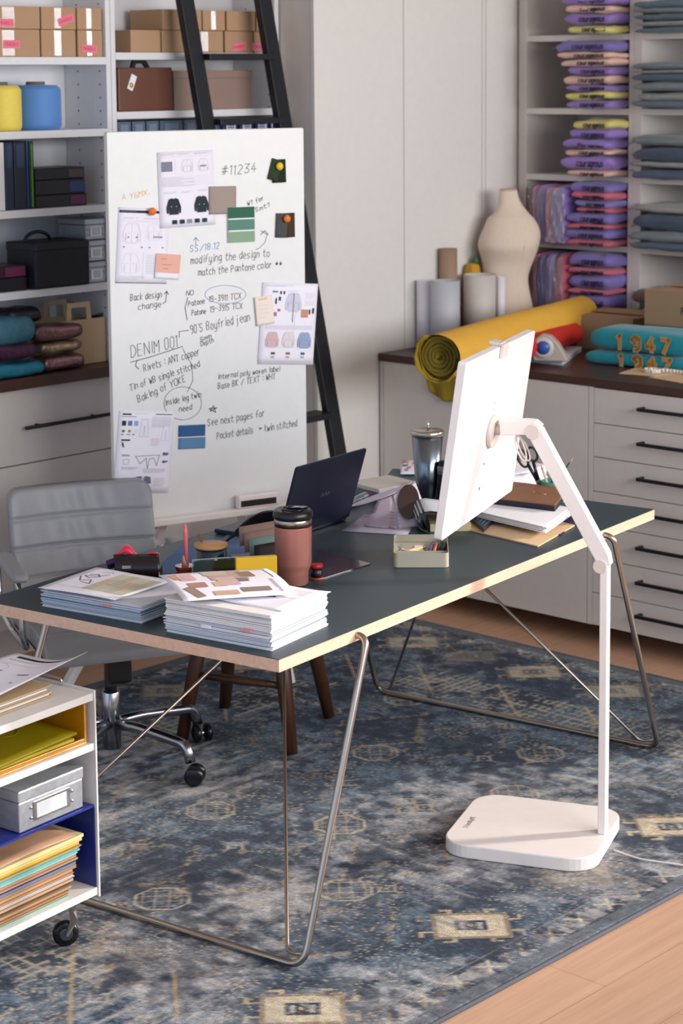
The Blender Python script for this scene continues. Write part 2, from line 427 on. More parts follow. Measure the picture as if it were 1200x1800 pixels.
    u = (XX+YY*.3) % .135; l1 = np.abs(((XX*.85+YY*1.0) % .30)-.15) < .006; put((band & l1).astype(float), tan, .9)
    l2 = band & ((np.abs((XX % .028)-.014) < .0035) | (np.abs((YY % .034)-.017) < .0035)) & (fbm(5, 70) > .5) & (fine > .42)
    put(l2.astype(float), cream*.6+tan*.4, .75)
    # octagon guls and flowers in the field
    field = (d > .42)
    cells = [(-3.897, 3.641), (-3.558, 3.802), (-3.874, 4.297), (-3.249, 3.491), (-3.499, 4.616), (-3.2, 4.05), (-4.2, 3.2), (-3.9, 3.0), (-3.35, 4.3), (-4.15, 4.75), (-3.55, 3.15)]
    for k, (cx, cy) in enumerate(cells):
        u = XX-cx; v = YY-cy; au, av = np.abs(u), np.abs(v); r8 = np.maximum(np.maximum(au, av), (au+av)*.72)
        put((r8 < .12).astype(float), navy, .45); put((np.abs(r8-.066) < .0042).astype(float), cream*.8, .8)
        put(((np.abs(((u+v) % .045)-.0225) < .003) & (r8 < .06)).astype(float), cream*.8, .6); put(((np.abs(((u-v) % .045)-.0225) < .003) & (r8 < .06)).astype(float), cream*.8, .6)
    r2 = np.random.RandomState(9)
    for k in range(70):
        cx, cy = r2.uniform(X0+.42, X1-.42), r2.uniform(Y0, Y1-.66); u = XX-cx; v = YY-cy; au, av = np.abs(u), np.abs(v); w8 = np.maximum(au, av); r_ = au+av
        if k % 3 == 0: put((r_ < .05).astype(float), navy, .7)
        put(((np.abs(r_-.026) < .006) & (fine > .4) | (r_ < .008)).astype(float), cream*.6+worn*.4, .6)
        put((((au < .004) | (av < .004)) & (r_ > .03) & (r_ < .05)).astype(float), tan, .5)
    for k in range(14):                                   # solid dark patches with stepped edge
        cx, cy = ((-3.53, 3.40), (-3.87, 3.9), (-3.3, 3.75), (-3.75, 4.55), (-4.3, 3.5), (-3.1, 3.3), (-3.6, 2.85), (-4.0, 4.45), (-3.4, 4.95), (-4.35, 4.1), (-3.05, 4.5), (-3.75, 3.25), (-4.1, 2.9), (-3.3, 2.95))[k]
        P = np.round((XX-cx)/.014)*.014; Q = np.round((YY-cy)/.014)*.014
        m_ = (np.abs(P)+np.abs(Q)*.7 < .15+.02*np.sin(P*60)) & (big < .62); put(m_.astype(float), navy*.8, .6)
        put(((np.abs(np.abs(P)+np.abs(Q)*.7-.15) < .008) & (fine > .45)).astype(float), tan*.8, .6)
    sp = ((px > .93) & (mid > .5)).astype(float); put(sp, cream*.6+tan*.4, .6)
    put((d < .045).astype(float), edge, 1.0)
    base = base*(.70+.6*px[..., None])*(.74+.52*fine[..., None])*.98
    z = .0075+.0012*fine+.0008*px; z[d < .006] = .003
    V = np.stack([XX, YY, z], -1).reshape(-1, 3); nv = V.shape[0]
    ring = []
    idx = np.arange(nv).reshape(ny+1, nx+1)
    F = np.stack([idx[:-1, :-1], idx[:-1, 1:], idx[1:, 1:], idx[1:, :-1]], -1).reshape(-1, 4)
    me = bpy.data.meshes.new('rug_pile'); me.vertices.add(nv); me.vertices.foreach_set('co', V.ravel())
    me.loops.add(F.size); me.loops.foreach_set('vertex_index', F.ravel().astype(np.int32))
    me.polygons.add(len(F)); me.polygons.foreach_set('loop_start', np.arange(0, F.size, 4, dtype=np.int32)); me.polygons.foreach_set('loop_total', np.full(len(F), 4, dtype=np.int32))
    me.update(); at_ = me.color_attributes.new('weave', 'FLOAT_COLOR', 'POINT')
    cc = np.concatenate([np.clip(base, 0, 1).reshape(-1, 3), np.ones((nv, 1))], 1).astype(np.float32); at_.data.foreach_set('color', cc.ravel())
    m = bpy.data.materials.new('woven_rug'); m.use_nodes = True; n = m.node_tree; b = n.nodes['Principled BSDF']
    b.inputs['Roughness'].default_value = .9; b.inputs['Specular IOR Level'].default_value = .15; b.inputs['Sheen Weight'].default_value = .08
    va = n.nodes.new('ShaderNodeVertexColor'); va.layer_name = 'weave'
    t_ = n.nodes.new('ShaderNodeTexCoord'); nz = n.nodes.new('ShaderNodeTexNoise'); nz.inputs['Scale'].default_value = 340; n.links.new(t_.outputs['Object'], nz.inputs['Vector'])
    wv = n.nodes.new('ShaderNodeTexWave'); wv.inputs['Scale'].default_value = 60; wv.inputs['Distortion'].default_value = 2.5; wv.inputs['Detail'].default_value = 1; n.links.new(t_.outputs['Object'], wv.inputs['Vector'])
    ad = n.nodes.new('ShaderNodeMath'); ad.operation = 'ADD'; n.links.new(nz.outputs[0], ad.inputs[0]); n.links.new(wv.outputs[1], ad.inputs[1])
    mr = n.nodes.new('ShaderNodeMapRange'); mr.inputs[1].default_value = .3; mr.inputs[2].default_value = 1.5; mr.inputs[3].default_value = .72; mr.inputs[4].default_value = 1.22; n.links.new(ad.outputs[0], mr.inputs[0])
    vm = n.nodes.new('ShaderNodeVectorMath'); vm.operation = 'SCALE'; n.links.new(va.outputs[0], vm.inputs[0]); n.links.new(mr.outputs[0], vm.inputs[3]); n.links.new(vm.outputs[0], b.inputs['Base Color'])
    bp = n.nodes.new('ShaderNodeBump'); bp.inputs['Strength'].default_value = .5; bp.inputs['Distance'].default_value = .002; n.links.new(ad.outputs[0], bp.inputs['Height']); n.links.new(bp.outputs[0], b.inputs['Normal'])
    me.materials.append(m)
    root = thing('area_rug', 'large distressed blue grey area rug with cream stepped medallions under the desk', 'rug', ((X0+X1)/2, (Y0+Y1)/2, 0))
    o = bpy.data.objects.new('pile', me); COL.objects.link(o); o.parent = root; o.location = (-(X0+X1)/2, -(Y0+Y1)/2, 0)
    bd = G(); hx, hy = (X1-X0)/2, (Y1-Y0)/2
    bd.tube([(-hx, -hy, .005), (hx, -hy, .005), (hx, hy, .005), (-hx, hy, .005)], .0052, 8, closed=True)
    bd.box(-hx+.002, hx-.002, -hy+.002, hy-.002, .0005, .0028)
    bd.build('bound_edge', mat('rug_binding', (86, 88, 98), .9, noise_amt=.25, nscale=120), root)
make_rug()

# ================================================================ left wall: base cabinet, worktop, shelving, wardrobe
FX = -5.22      # face of the left base cabinet
t = thing('drawer_cabinet', 'long white floating drawer cabinet with black bar handles below the left shelves', 'cabinet', (-5.4, 4.4, 0))
ox, oy = -5.4, 4.4
g = G().box(-5.62-ox, FX-.022-ox, 2.6-oy, 5.30-oy, .20, 1.005); g.build('body', WHITE, t)
g = G().box(-5.60-ox, -5.52-ox, 2.65-oy, 5.25-oy, .0, .2); g.build('plinth', WHITE, t)
zg = .7495
for y0, y1 in ((2.62, 3.30), (3.306, 4.512), (4.518, 5.30)):
    for z0, z1 in ((.203, .462), (.466, zg-.002), (zg+.002, 1.003)):
        d = G().box(FX-.02-ox, FX-ox, y0+.002-oy, y1-.002-oy, z0, z1).build('drawer', WHITE, t, bevel=.0015)
        if y0 > 3 and y1 < 5:
            h = G(); ym = 4.235-oy if z1 > .9 else 4.235-oy
            zc = z1-.128 if z1 > .9 else (z0+z1)/2+.02
            h.tube([(FX+.03-ox, ym-.185, zc), (FX+.03-ox, ym+.185, zc)], .0065, 10)
            for s in (-.12, .12): h.tube([(FX-ox, ym+s, zc), (FX+.03-ox, ym+s, zc)], .005, 8)
            h.build('handle', BLACK, d)
tag(G().box(-5.62, -5.185, 2.6, 5.315, 1.0055, 1.043).build('worktop', DARKTOP, bevel=.002), 'dark walnut worktop on the left drawer cabinet, below the shelves', 'worktop')

SX = -5.247     # front edge of the left shelves
def pinholes(g, X, side):
    for yy in X:
        pass
def left_unit(name, y0, y1, tops, label, thick=.02):
    cx, cy = -5.36, (y0+y1)/2; t = thing(name, label, 'shelving', (cx, cy, 1.0435))
    z0, z1 = 0, 1.6
    for yy in (y0, y1-thick):
        g = G().box(-5.47-cx, SX-cx, yy-cy, yy+thick-cy, z0, z1)
        pan = g.build('side_panel', SHELFW, t, bevel=.001)
        if yy > y0:
            h = G()
            for px_ in (SX-.035, SX-.15):
                z = .05
                while z < 1.4: h.lathe([(0, 0), (.0032, 0)], 8, X=basis((px_-cx, yy-cy-.0006, z), (1, 0, 0), (0, 0, 1), (0, -1, 0))); z += .045
            h.build('shelf_pin_holes', mat('pin_hole', (70, 74, 84), .6), pan)['kind'] = 'stuff'
    G().box(-5.485-cx, -5.471-cx, y0-cy, y1-cy, z0, z1).build('back_panel', SHELFW, t)
    for k, z in enumerate(tops):
        G().box(-5.469-cx, SX-cx+.001, y0+thick+.0005-cy, y1-thick-.0005-cy, z-.025-1.0435, z-1.0435).build('shelf', SHELFW, t, bevel=.001)
    return t
S1 = [2.085, 1.8445, 1.5875, 1.3205]
left_unit('wall_shelving', 3.40, 4.500, S1, 'white wall shelving bay at left holding yarn cones, binders and metal boxes')
z2 = [atx(300, 92.5, SX).z, atx(300, 194.5, SX).z]
S2 = [z2[0], z2[1], 1.62, 1.34]
left_unit('wall_shelving', 4.502, 5.312, S2, 'white wall shelving bay behind the ladder holding the brown suitcase')
# wardrobe with flat doors
t = thing('tall_wardrobe', 'tall plain white wardrobe between the left shelves and the right shelves', 'wardrobe', (-5.3, 5.9, 0))
WX = -5.074
G().box(-5.62+5.3, WX-.02+5.3, 5.318-5.9, 6.88-5.9, .0, 2.95).build('carcass', WHITE, t)
yd = [5.318, atx(710, 300, WX).y, atx(847, 300, WX).y, atx(853.5, 300, WX).y, atx(902, 300, WX).y]
for i in range(4):
    G().box(WX-.018+5.3, WX+5.3, yd[i]+(.0 if i == 0 else .002)-5.9, yd[i+1]-.002-5.9, .02, 2.94).build('door' if i != 2 else 'filler_strip', mat('wardrobe_white', (224, 220, 215), .5), t, bevel=.001)

# ================================================================ right wall: base cabinet, worktop, shelving
CYF = 5.655; CX0 = -5.068
t = thing('drawer_cabinet', 'white floating base cabinet with seven wide drawers and black handles under the right shelves', 'cabinet', (-4.0, 6.0, 0))
ox, oy = -4.0, 6.0
G().box(CX0+.004-ox, -2.6-ox, CYF+.022-oy, 6.5-oy, .082, .934).build('body', WHITE, t)
G().box(CX0+.1-ox, -2.7-ox, CYF+.32-oy, 6.45-oy, 0, .082).build('plinth', BLACKP, t)  # set-back plinth, coloured black for the deep shade under the cabinet
def cabinet_front(x0, x1, z0, z1, nm='door'): return G().box(x0-ox, x1-ox, CYF-oy, CYF+.02-oy, z0, z1).build(nm, WHITE, t, bevel=.0012)
xg1 = aty(1033.5, 700, CYF).x; xg2 = aty(1043.5, 700, CYF).x; xs = aty(673, 700, CYF).x; xm = aty(847, 1060, CYF).x
cabinet_front(CX0+.004, xs-.001, .082, .934, 'filler_strip'); cabinet_front(xs+.002, xm-.001, .082, .934); cabinet_front(xm+.001, xg1-.002, .082, .934); cabinet_front(xg1+.001, xg2-.002, .082, .934, 'filler_strip')
zl = [.932] + [aty(1100, y, CYF).z for y in (751.0, 811.2, 872.4, 933.0, 992.5, 1053.0)] + [.082]
hx0 = aty(1119, 800, CYF-.03).x
for i in range(7):
    d = cabinet_front(xg2, -3.12, zl[i+1]+.0015, zl[i]-.0015, 'drawer')
    h = G(); zc = (zl[i]+zl[i+1])/2+.0; zc = zl[i+1]+.073-(.0 if i else 0)
    yh = CYF-.032-oy
    h.box(hx0-ox, hx0+.42-ox, yh-.005, yh+.005, zc-.006, zc+.006)
    for s in (hx0, hx0+.408): h.box(s-ox, s+.012-ox, yh, CYF-oy, zc-.006, zc+.006)
    h.build('handle', BLACK, d, bevel=.0015)
tag(G().box(CX0+.0, -2.6, CYF-.004, 6.505, .9345, .964).build('worktop', DARKTOP, bevel=.002), 'dark walnut worktop on the right base cabinet, carrying fabric rolls and cartons', 'worktop')
RY = 6.53
def right_unit(x0, x1, tops, label, x0stile=.0):
    cx = (x0+x1)/2; t = thing('wall_shelving', label, 'shelving', (cx, RY+.15, .0))
    for xx, w_ in ((x0, .04), (x1-.02, .02)):
        G().box(xx-cx, xx+w_-cx, -.15, .20, 0, 2.9).build('side_panel', WHITE, t, bevel=.001)
    G().box(x0+.001-cx, x1-.001-cx, .201, .215, 0, 2.9).build('back_panel', WHITE, t)
    for z in tops: G().box(x0+.0405-cx, x1-.0205-cx, -.149, .20, z-.024, z).build('shelf', WHITE, t, bevel=.001)
xr = [aty(911, 200, RY).x, aty(1112, 200, RY).x]
TOPS = [aty(1010, y, RY).z for y in (61.3, 190.5, 308, 428)]
right_unit(xr[0], xr[1], TOPS, 'white wall shelving bay beside the wardrobe packed with bagged purple sweatshirts')
right_unit(xr[1]+.001, xr[1]+.75, TOPS, 'white wall shelving bay at the far right holding folded denim')
XA0 = xr[0]+.041; XA1 = xr[1]-.021; XB0 = xr[1]+.042

# ---------------------------------------------------------------- ladder
def ladder():
    # leans on the left shelves; both rails run in planes parallel to the shelf front
    p_top = lambda x, y, v: atx(x, y, v)
    XT = SX+.10
    t = thing('library_ladder', 'black wooden library ladder leaning on the left shelves behind the whiteboard', 'ladder', (-4.75, 5.0, 0))
    o = Vector((-4.75, 5.0, 0))
    # right rail: passes (480,50) .. (575,720)
    def rail(pts, w_=.062, d_=.03):
        g = G(); P = [p-o for p in pts]; dirv = (P[1]-P[0]).normalized(); s = Vector((0, 1, 0)); s = (s-dirv*s.dot(dirv)).normalized(); u = dirv.cross(s)
        vs = []
        for p in P: vs += [p+s*w_/2+u*d_/2, p-s*w_/2+u*d_/2, p-s*w_/2-u*d_/2, p+s*w_/2-u*d_/2]
        g._add(vs, [(0, 1, 2, 3), (7, 6, 5, 4), (0, 4, 5, 1), (1, 5, 6, 2), (2, 6, 7, 3), (3, 7, 4, 0)]); return g.build('rail', BLACK, t, bevel=.002)
    XF = -4.80
    def pt(px, z):
        # x varies linearly with z along the leaning plane
        x = XT + (2.1-z)/2.1*(XF-XT)
        lo = None
        y = 4.9
        for _ in range(40):
            v = Vector((x, y, z))-CAM; w_ = v.dot(FW); sxp = 600+FPX*v.dot(RT)/w_; y += (px-sxp)*.002
        return Vector((x, y, z))
    def line(pa, za, pb, zb, zend):
        A, B = pt(pa, za), pt(pb, zb); d = (B-A)/(zb-za); return A+d*(zend-za)
    # image positions of rail centres at two heights
    rt_, rb_ = (489, 1.95), (570, .95); lt_, lb_ = (347, 2.02), (362, 1.86)
    Rtop = line(*rt_, *rb_, 2.6); Rbot = line(*rt_, *rb_, 0.030)
    off = pt(353, 1.95)-pt(489, 1.95)
    rail([Rbot, Rtop]); rail([Rbot+off, Rtop+off])
    for zc in (2.085, 1.86, 1.60, 1.35, 1.10, .80, .5, .25):
        k = (zc-Rbot.z)/(Rtop.z-Rbot.z); c = Rbot+(Rtop-Rbot)*k-o
        G().box(c.x-.045, c.x+.045, c.y+off.y+.032, c.y-.032, zc-.011, zc+.011).build('step', BLACK, t, bevel=.002)
ladder()
# ================================================================ desk (table frame: local x = across, y = along)
TRZ = .13482; TZ = .738
def tw(a, b, z=0): return Vector((-.1344*a+.9909*b, .9909*a+.1344*b, z))
TO = tw(4.36, -3.06)
t = thing('work_table', 'dark green linoleum topped desk with birch edge on bent steel wire legs', 'table', TO, TRZ)
def tl(a, b, z): return (b+3.06, a-4.36, z)
a0, a1, b0, b1 = 3.436, 5.283, -3.519, -2.602
g = G().box(b0+3.06, b1+3.06, a0-4.36, a1-4.36, TZ-.030, TZ-.0018); top = g.build('tabletop', EDGE, t)
G().box(b0+3.06, b1+3.06, a0-4.36, a1-4.36, TZ-.0018, TZ).build('linoleum_surface', LINO, top)
for sgn in (0, 1):
    fy = 3.468 if sgn == 0 else 5.262; ty_ = 3.738 if sgn == 0 else 4.965; gy = 4.10 if sgn == 0 else 4.80
    g = G()
    path = [tl(ty_, b1-.03, TZ-.016), tl(ty_, b1+.030, TZ-.016), tl(fy, b1+.034, .018), tl(fy, b0-.062, .018), tl(ty_, b0-.030, TZ-.016), tl(ty_, b0+.03, TZ-.016)]
    P = smoothpath(path, .045, 7); g.tube(P, .0085, 12); leg = g.build('trestle_leg', STEEL, t)
    for fb in (b1+.034, b0-.062):
        s = 1 if fb > -3 else -1
        g2 = G(); dy = (fy-ty_)/abs(fy-ty_)
        g2.tube(smoothpath([tl(gy, -3.06-s*.03, TZ-.034), tl(fy-dy*.014, fb-s*.055, .032), tl(fy-dy*.009, fb-s*.008, .045)], .03, 5), .0045, 8)
        g2.build('brace_rod', STEEL, t)

# ================================================================ monitor on white floor stand
W2 = mat('white_enamel', (240, 232, 227), .35, spec=.5)
BZ = .4025
post = Vector((-2.943, 4.152, 0))
bc = (atz(785, 1490, .03)+atz(1085, 1440, .03)+atz(850, 1397, .035)+atz(1020, 1530, .035))/4
bvec = Vector((math.cos(BZ), math.sin(BZ), 0)); buv = Vector((-math.sin(BZ), math.cos(BZ), 0))
t = thing('monitor_floor_stand', 'tall white monitor stand with rounded square floor base and jointed arm', 'stand', (post.x, post.y, .0095), BZ)
base = G().prism(rrect(-.388, .0195, -.2034, .183, .076, 8), 0, .036).build('base', W2, t, bevel=.004, seg=3)
# maker's mark on the base
bm_ = G(); stroke_text(bm_, 'StandbyME', (-.345, -.085, .0363), (0, 1, 0), (-1, 0, 0), .012, .0016, 0, fit=.085); bm_.build('printed_mark', mat('grey_mark', (120, 120, 128), .6), base)
G().box(-.0105, .0105, -.019, .019, .036, .768).build('post', W2, t, bevel=.003)
JZ = .768
J2 = (-.188, 0, 1.098)
CAP = mat('joint_cap', (222, 208, 200), .5)
def disc(r, hw, x, z): return G().lathe([(r, -hw), (r, hw)], 28, X=basis((x, 0, z), (1, 0, 0), (0, 0, 1), (0, -1, 0)))
disc(.0185, .0215, -.010, .752).build('lower_joint', CAP, t, bevel=.0015)
G().bar([(-.002, 0, .753), (-.0055, 0, .775), (-.1805, 0, 1.085), (-.186, 0, 1.096)], .0195, .0185, up=(0, 1, 0)).build('arm', W2, t, bevel=.003)
disc(.0195, .0215, -.190, 1.093).build('upper_joint', CAP, t, bevel=.0015)
G().bar([(-.180, 0, 1.094), (-.192, 0, 1.104), (-.205, 0, 1.104), (-.278, 0, 1.098)], .0195, .0185, up=(0, 1, 0)).build('head_arm', W2, t, bevel=.003)
# coiled cable tied under the head arm
g = G(); pts = []
for k in range(60):
    a = k/60*2*PI*2; pts.append((-.262+.008*math.cos(a*.5), .002*math.sin(a*3), 1.052+.033*math.cos(a)-.0)) if 0 else pts.append((-.222+.011*math.sin(a)+.004*math.sin(a*.5)-(.035*math.cos(a))*.35, .004*math.sin(a*.5), 1.046+.033*math.cos(a)))
g.tube(pts, .0024, 6); g.tube([(-.232, 0, 1.084), (-.233, 0, 1.076)], .005, 8); g.build('cable_coil', mat('white_cable', (236, 222, 216), .5), t)
# floor cable
g = G(); c0 = atz(1078, 1494, .012); pp = [atz(*q) for q in ((1078, 1494, .02), (1100, 1502, .012), (1128, 1511, .0125), (1160, 1515, .0125), (1200, 1521, .0125), (1260, 1530, .0125))]
P = smoothpath(pp, .04, 4); Lb = Matrix.Rotation(-BZ, 4, 'Z') @ Matrix.Translation(-Vector((post.x, post.y, .0095)))
g.tube([Lb @ p for p in P], .0024, 8); g.build('power_cord', mat('white_cable', (236, 222, 216), .5), t)
# the screen itself
YW, TL_, RL = 1.946, .147, .012
u_ = Vector((math.cos(YW), math.sin(YW), 0)); n_ = Vector((math.sin(YW), -math.cos(YW), 0)); v_ = Vector((0, 0, 1))
v_, n_ = math.cos(TL_)*v_+math.sin(TL_)*n_, math.cos(TL_)*n_-math.sin(TL_)*v_
u_, v_ = math.cos(RL)*u_+math.sin(RL)*v_, math.cos(RL)*v_-math.sin(RL)*u_
MC = Vector((-3.180, 3.976, 1.109))+FW*.055*1.0
# slide along the view ray so it keeps its place, a touch farther
MC = CAM+(Vector((-3.180, 3.976, 1.109))-CAM)*(5.22/5.15)
t = thing('monitor', 'thin white computer monitor seen from behind, tilted on the stand arm over the desk', 'monitor', MC)
X = basis((0, 0, 0), u_, v_, n_)
k = 5.22/5.15; HW, HH = .30*k, .225*k
G().prism(rrect(-HW, HW, -HH, HH, .008, 3), -.022, 0, X=X).build('housing', mat('monitor_white', (243, 237, 234), .4), t, bevel=.002)
G().box(-HW+.01, HW-.01, -HH+.01, HH-.01, -.0235, -.0222, X=X).build('screen', mat('screen_glass', (10, 12, 16), .1), t)
G().lathe([(.045, .0005), (.045, .012)], 32, X=X@Matrix.Translation((.008, -.0, 0))).build('mount_plate', mat('joint_cap', (214, 198, 188), .5), t, bevel=.002)
g = G(); g.box(-.022, .022, HH-.028, HH+.008, .0005, .010, X=X); g.box(-.020, .020, HH+.0005, HH+.010, -.034, .002, X=X); g.build('webcam', mat('webcam_white', (226, 214, 206), .4), t, bevel=.002)
for i, (a, b, r) in enumerate(((-.02, -.085, .004), (-.03, -.15, .005), (.0, .075, .0022), (.0, .058, .0022), (.0, .042, .0022))):
    G().lathe([(0, .0008), (r, .0008)], 14, X=X@Matrix.Translation((a, b, 0))).build('port', mat('port_grey', (150, 140, 136), .6), t)
# neck between arm and plate
a_end = Vector((post.x, post.y, .0095))+bvec*(-.276)+Vector((0, 0, 1.098)); pl = MC+n_*.013+u_*.008
t2 = [o for o in bpy.data.objects if o.name == 'monitor_floor_stand'][0]
g = G(); g.tube([Lb @ a_end, Lb @ (pl+(a_end-pl)*.02)], .0125, 14); g.build('tilt_head', mat('joint_cap', (214, 198, 188), .5), t2)

# ================================================================ printed sheets
PAL = {}
def pm(rgb):
    if rgb not in PAL: PAL[rgb] = mat('print_%02x%02x%02x' % rgb, rgb, .75)
    return PAL[rgb]
class Sheet:
    """flat sheet, origin lower left, w x h; elements drawn a hair above, optional bend function"""
    def __init__(s, w_, h, bend=None, paper=PAPER, nu=8, nv=10, t=.0006):
        s.w, s.h, s.bend = w_, h, bend or (lambda x, y: (x, y, 0)); s.mats = [paper]; s.g = G(); s.k = 0
        s.g.shell(lambda a, b: s.bend(a*w_, b*h), nu, nv, t, 0, nrm=(0, 0, 1))
    def mi(s, rgb):
        m = pm(rgb) if isinstance(rgb, tuple) else rgb
        if m not in s.mats: s.mats.append(m)
        return s.mats.index(m)
    def P(s, x, y, dz=.0003):
        q = s.bend(x, y); return (q[0], q[1], q[2]+dz+s.k*.00002)
    def rect(s, x, y, w_, h, rgb, n=None):
        """x,y fractions of the sheet from top-left"""
        s.k += 1; m = s.mi(rgb); x0, x1, y1, y0 = x*s.w, (x+w_)*s.w, (1-y)*s.h, (1-y-h)*s.h
        nx = n or (max(1, int((x1-x0)/.02)) if s.bend(.3, .3)[2] or s.bend(.1, .2)[2] else 1)
        for i in range(nx):
            xa, xb = x0+(x1-x0)*i/nx, x0+(x1-x0)*(i+1)/nx
            s.g.poly([s.P(xa, y0), s.P(xb, y0), s.P(xb, y1), s.P(xa, y1)], m)
    def shape(s, pts, rgb):
        s.k += 1; m = s.mi(rgb); s.g.poly([s.P(a*s.w, (1-b)*s.h) for a, b in pts], m)
    def line(s, pts, rgb, wd=.0008, closed=False):
        s.k += 1; m = s.mi(rgb); q = [Vector(s.P(a*s.w, (1-b)*s.h)) for a, b in pts]
        if closed: q.append(q[0])
        ribbon(s.g, q, wd, (1, 0, 0), (0, 1, 0), m)
    def text(s, x, y, w_, n=1, dy=.012, rgb=(170, 166, 178), th=.0035, seed=0):
        r = random.Random(seed+int(x*100)+int(y*1000))
        for i in range(n):
            xx = x
            while xx < x+w_*(1 if i < n-1 else .7):
                l = min(r.uniform(.02, .07), x+w_-xx); s.rect(xx, y+i*dy, l, th, rgb, n=1); xx += l+.008
    def jacket(s, x, y, k, rgb, line=None):
        P = [(.36, 0), (.5, .05), (.64, 0), (.82, .08), (.98, .55), (.96, .92), (.86, .92), (.82, .5), (.80, 1), (.2, 1), (.18, .5), (.14, .92), (.04, .92), (.02, .55), (.18, .08)]
        pts = [(x+a*k, y+b*k*s.w/s.h) for a, b in P]
        if rgb: s.shape(pts, rgb)
        if line: s.line(pts, line, .0006, True); s.line([(x+.5*k, y+.05*k), (x+.5*k, y+k*s.w/s.h)], line, .0005)
        c = line or (225, 225, 232)
        for a in (.34, .66): s.rect(x+a*k-.008, y+.5*k*s.w/s.h, .016, .008, c if rgb else line)
    def pants(s, x, y, k, rgb, line):
        P = [(.2, 0), (.8, 0), (.95, 1.6), (.6, 1.6), (.5, .55), (.4, 1.6), (.05, 1.6)]
        pts = [(x+a*k, y+b*k*s.w/s.h) for a, b in P]
        if rgb: s.shape(pts, rgb)
        s.line(pts, line, .0006, True)
    def build(s, name, parent=None, X=None):
        if X is not None: s.g.v = [tuple(X @ Vector(p)) for p in s.g.v]
        return s.g.build(name, s.mats, parent)

# ================================================================ whiteboard easel
BDV = Vector((math.sin(.31), math.cos(.31), 0)); BNV = Vector((math.cos(.31), -math.sin(.31), 0)); BC = Vector((-4.605, 4.327, 0))
BRZ = math.atan2(BNV.y, BNV.x)+PI/2
t = thing('whiteboard_easel', 'large white writing board on a white easel covered with notes and pinned sheets', 'whiteboard', BC, BRZ)
# local: x along board (to the right), y = -normal(away), z up
def bl(px, py, off=0):     # board-local x,z of a picture point
    p = atplane(px, py, BC+BNV*off, BNV); d = p-BC; return d.dot(BDV), p.z
G().prism(rrect(-.335, .345, .628, 1.852, .005, 3), -.012, .012, X=basis((0, 0, 0), (1, 0, 0), (0, 0, 1), (0, -1, 0))).build('board', CREAMW, t, bevel=.002)
INKS = [INK, BLUEINK, ORANGEINK]; wr = G()
def hand(s, p0, p1, size, m=0, wd=.0018, jit=.38, slant=.15):
    x0, z0 = bl(*p0); x1, z1 = bl(*p1); d = Vector((x1-x0, 0, z1-z0)); L = d.length; ux = d/L; uy = Vector((-ux.z, 0, ux.x))
    stroke_text(wr, s, (x0, -.0126, z0), ux, uy, size/600, wd, m, jit, slant, fit=L, seed=len(wr.v))
for a in [('#11234', (386, 308), (450, 302), 17), ('W? for', (432, 362), (462, 350), 8), ('Smt?', (446, 372), (474, 362), 8),
          ('modifying the design to', (332, 463), (472, 450), 14), ('match the Pantone color **', (345, 484), (494, 468), 13),
          ('Back design', (226, 528), (283, 522), 12), ('change', (240, 544), (282, 538), 11), ('NO', (324, 519), (338, 518), 9),
          ('Patone', (328, 538), (358, 532), 10), ('19-3911 TCX', (364, 531), (422, 524), 11), ('Patone', (334, 554), (360, 550), 10), ('19-3915 TCX', (366, 548), (424, 541), 11),
          ("90'S Boyfried jean", (332, 586), (438, 562), 16), ('5mm', (350, 600), (370, 592), 8), ('Depth', (350, 608), (374, 600), 9),
          ('DENIM 001', (228, 628), (312, 608), 22), ('Rivets : ANT copper', (250, 652), (350, 622), 13), ('Tin of WB single stitched', (226, 686), (350, 643), 12),
          ('Baking of YOKE', (240, 706), (326, 668), 13), ('Inside leg twin', (288, 712), (352, 696), 11), ('need', (312, 723), (336, 718), 10),
          ('Internal poly woven label', (380, 666), (490, 651), 10), ('Base BK / TEXT : WHT', (380, 683), (482, 665), 11),
          ('See next pages for', (362, 748), (464, 730), 13), ('Pocket details => twin stitched', (378, 771), (520, 748), 13)]:
    hand(*a)
hand('SS/18.12', (331, 443), (384, 436), 12, 1); hand('A Y6MX.', (212, 352), (262, 341), 10, 2)
def scrib(pts, m=0, wd=.0022): ribbon(wr, [Vector((bl(*p)[0], -.0127, bl(*p)[1])) for p in pts], wd, (1, 0, 0), (0, 0, 1), m)
scrib([(341, 430), (341, 418)], 1); scrib([(337, 422), (341, 417), (346, 423)], 1)
scrib([(393+36*math.cos(a), 517+16*math.sin(a)) for a in [k*PI/12 for k in range(25)]], 1, .0016)
scrib([(318+33*math.cos(a), 708+29*math.sin(a)) for a in [k*PI/12 for k in range(25)]], 0, .0014)
scrib([(283, 533), (288, 530), (290, 512)]); scrib([(286, 516), (290, 511), (293, 517)])
scrib([(327, 522), (322, 540), (326, 562)]); scrib([(226, 636), (260, 627), (318, 608)]); scrib([(238, 632), (235, 642), (241, 648)])
scrib([(312, 592), (312, 582), (328, 580)]); scrib([(318, 612), (334, 640), (336, 668), (326, 688)], 0, .0016)
scrib([(455, 405), (466, 412), (462, 426), (452, 436), (446, 438)], 0, .0016); scrib([(455, 412), (462, 405), (468, 412)])
scrib([(366, 722), (372, 712), (376, 724), (364, 717), (378, 716), (366, 722)])
wr.build('handwriting', INKS, t)
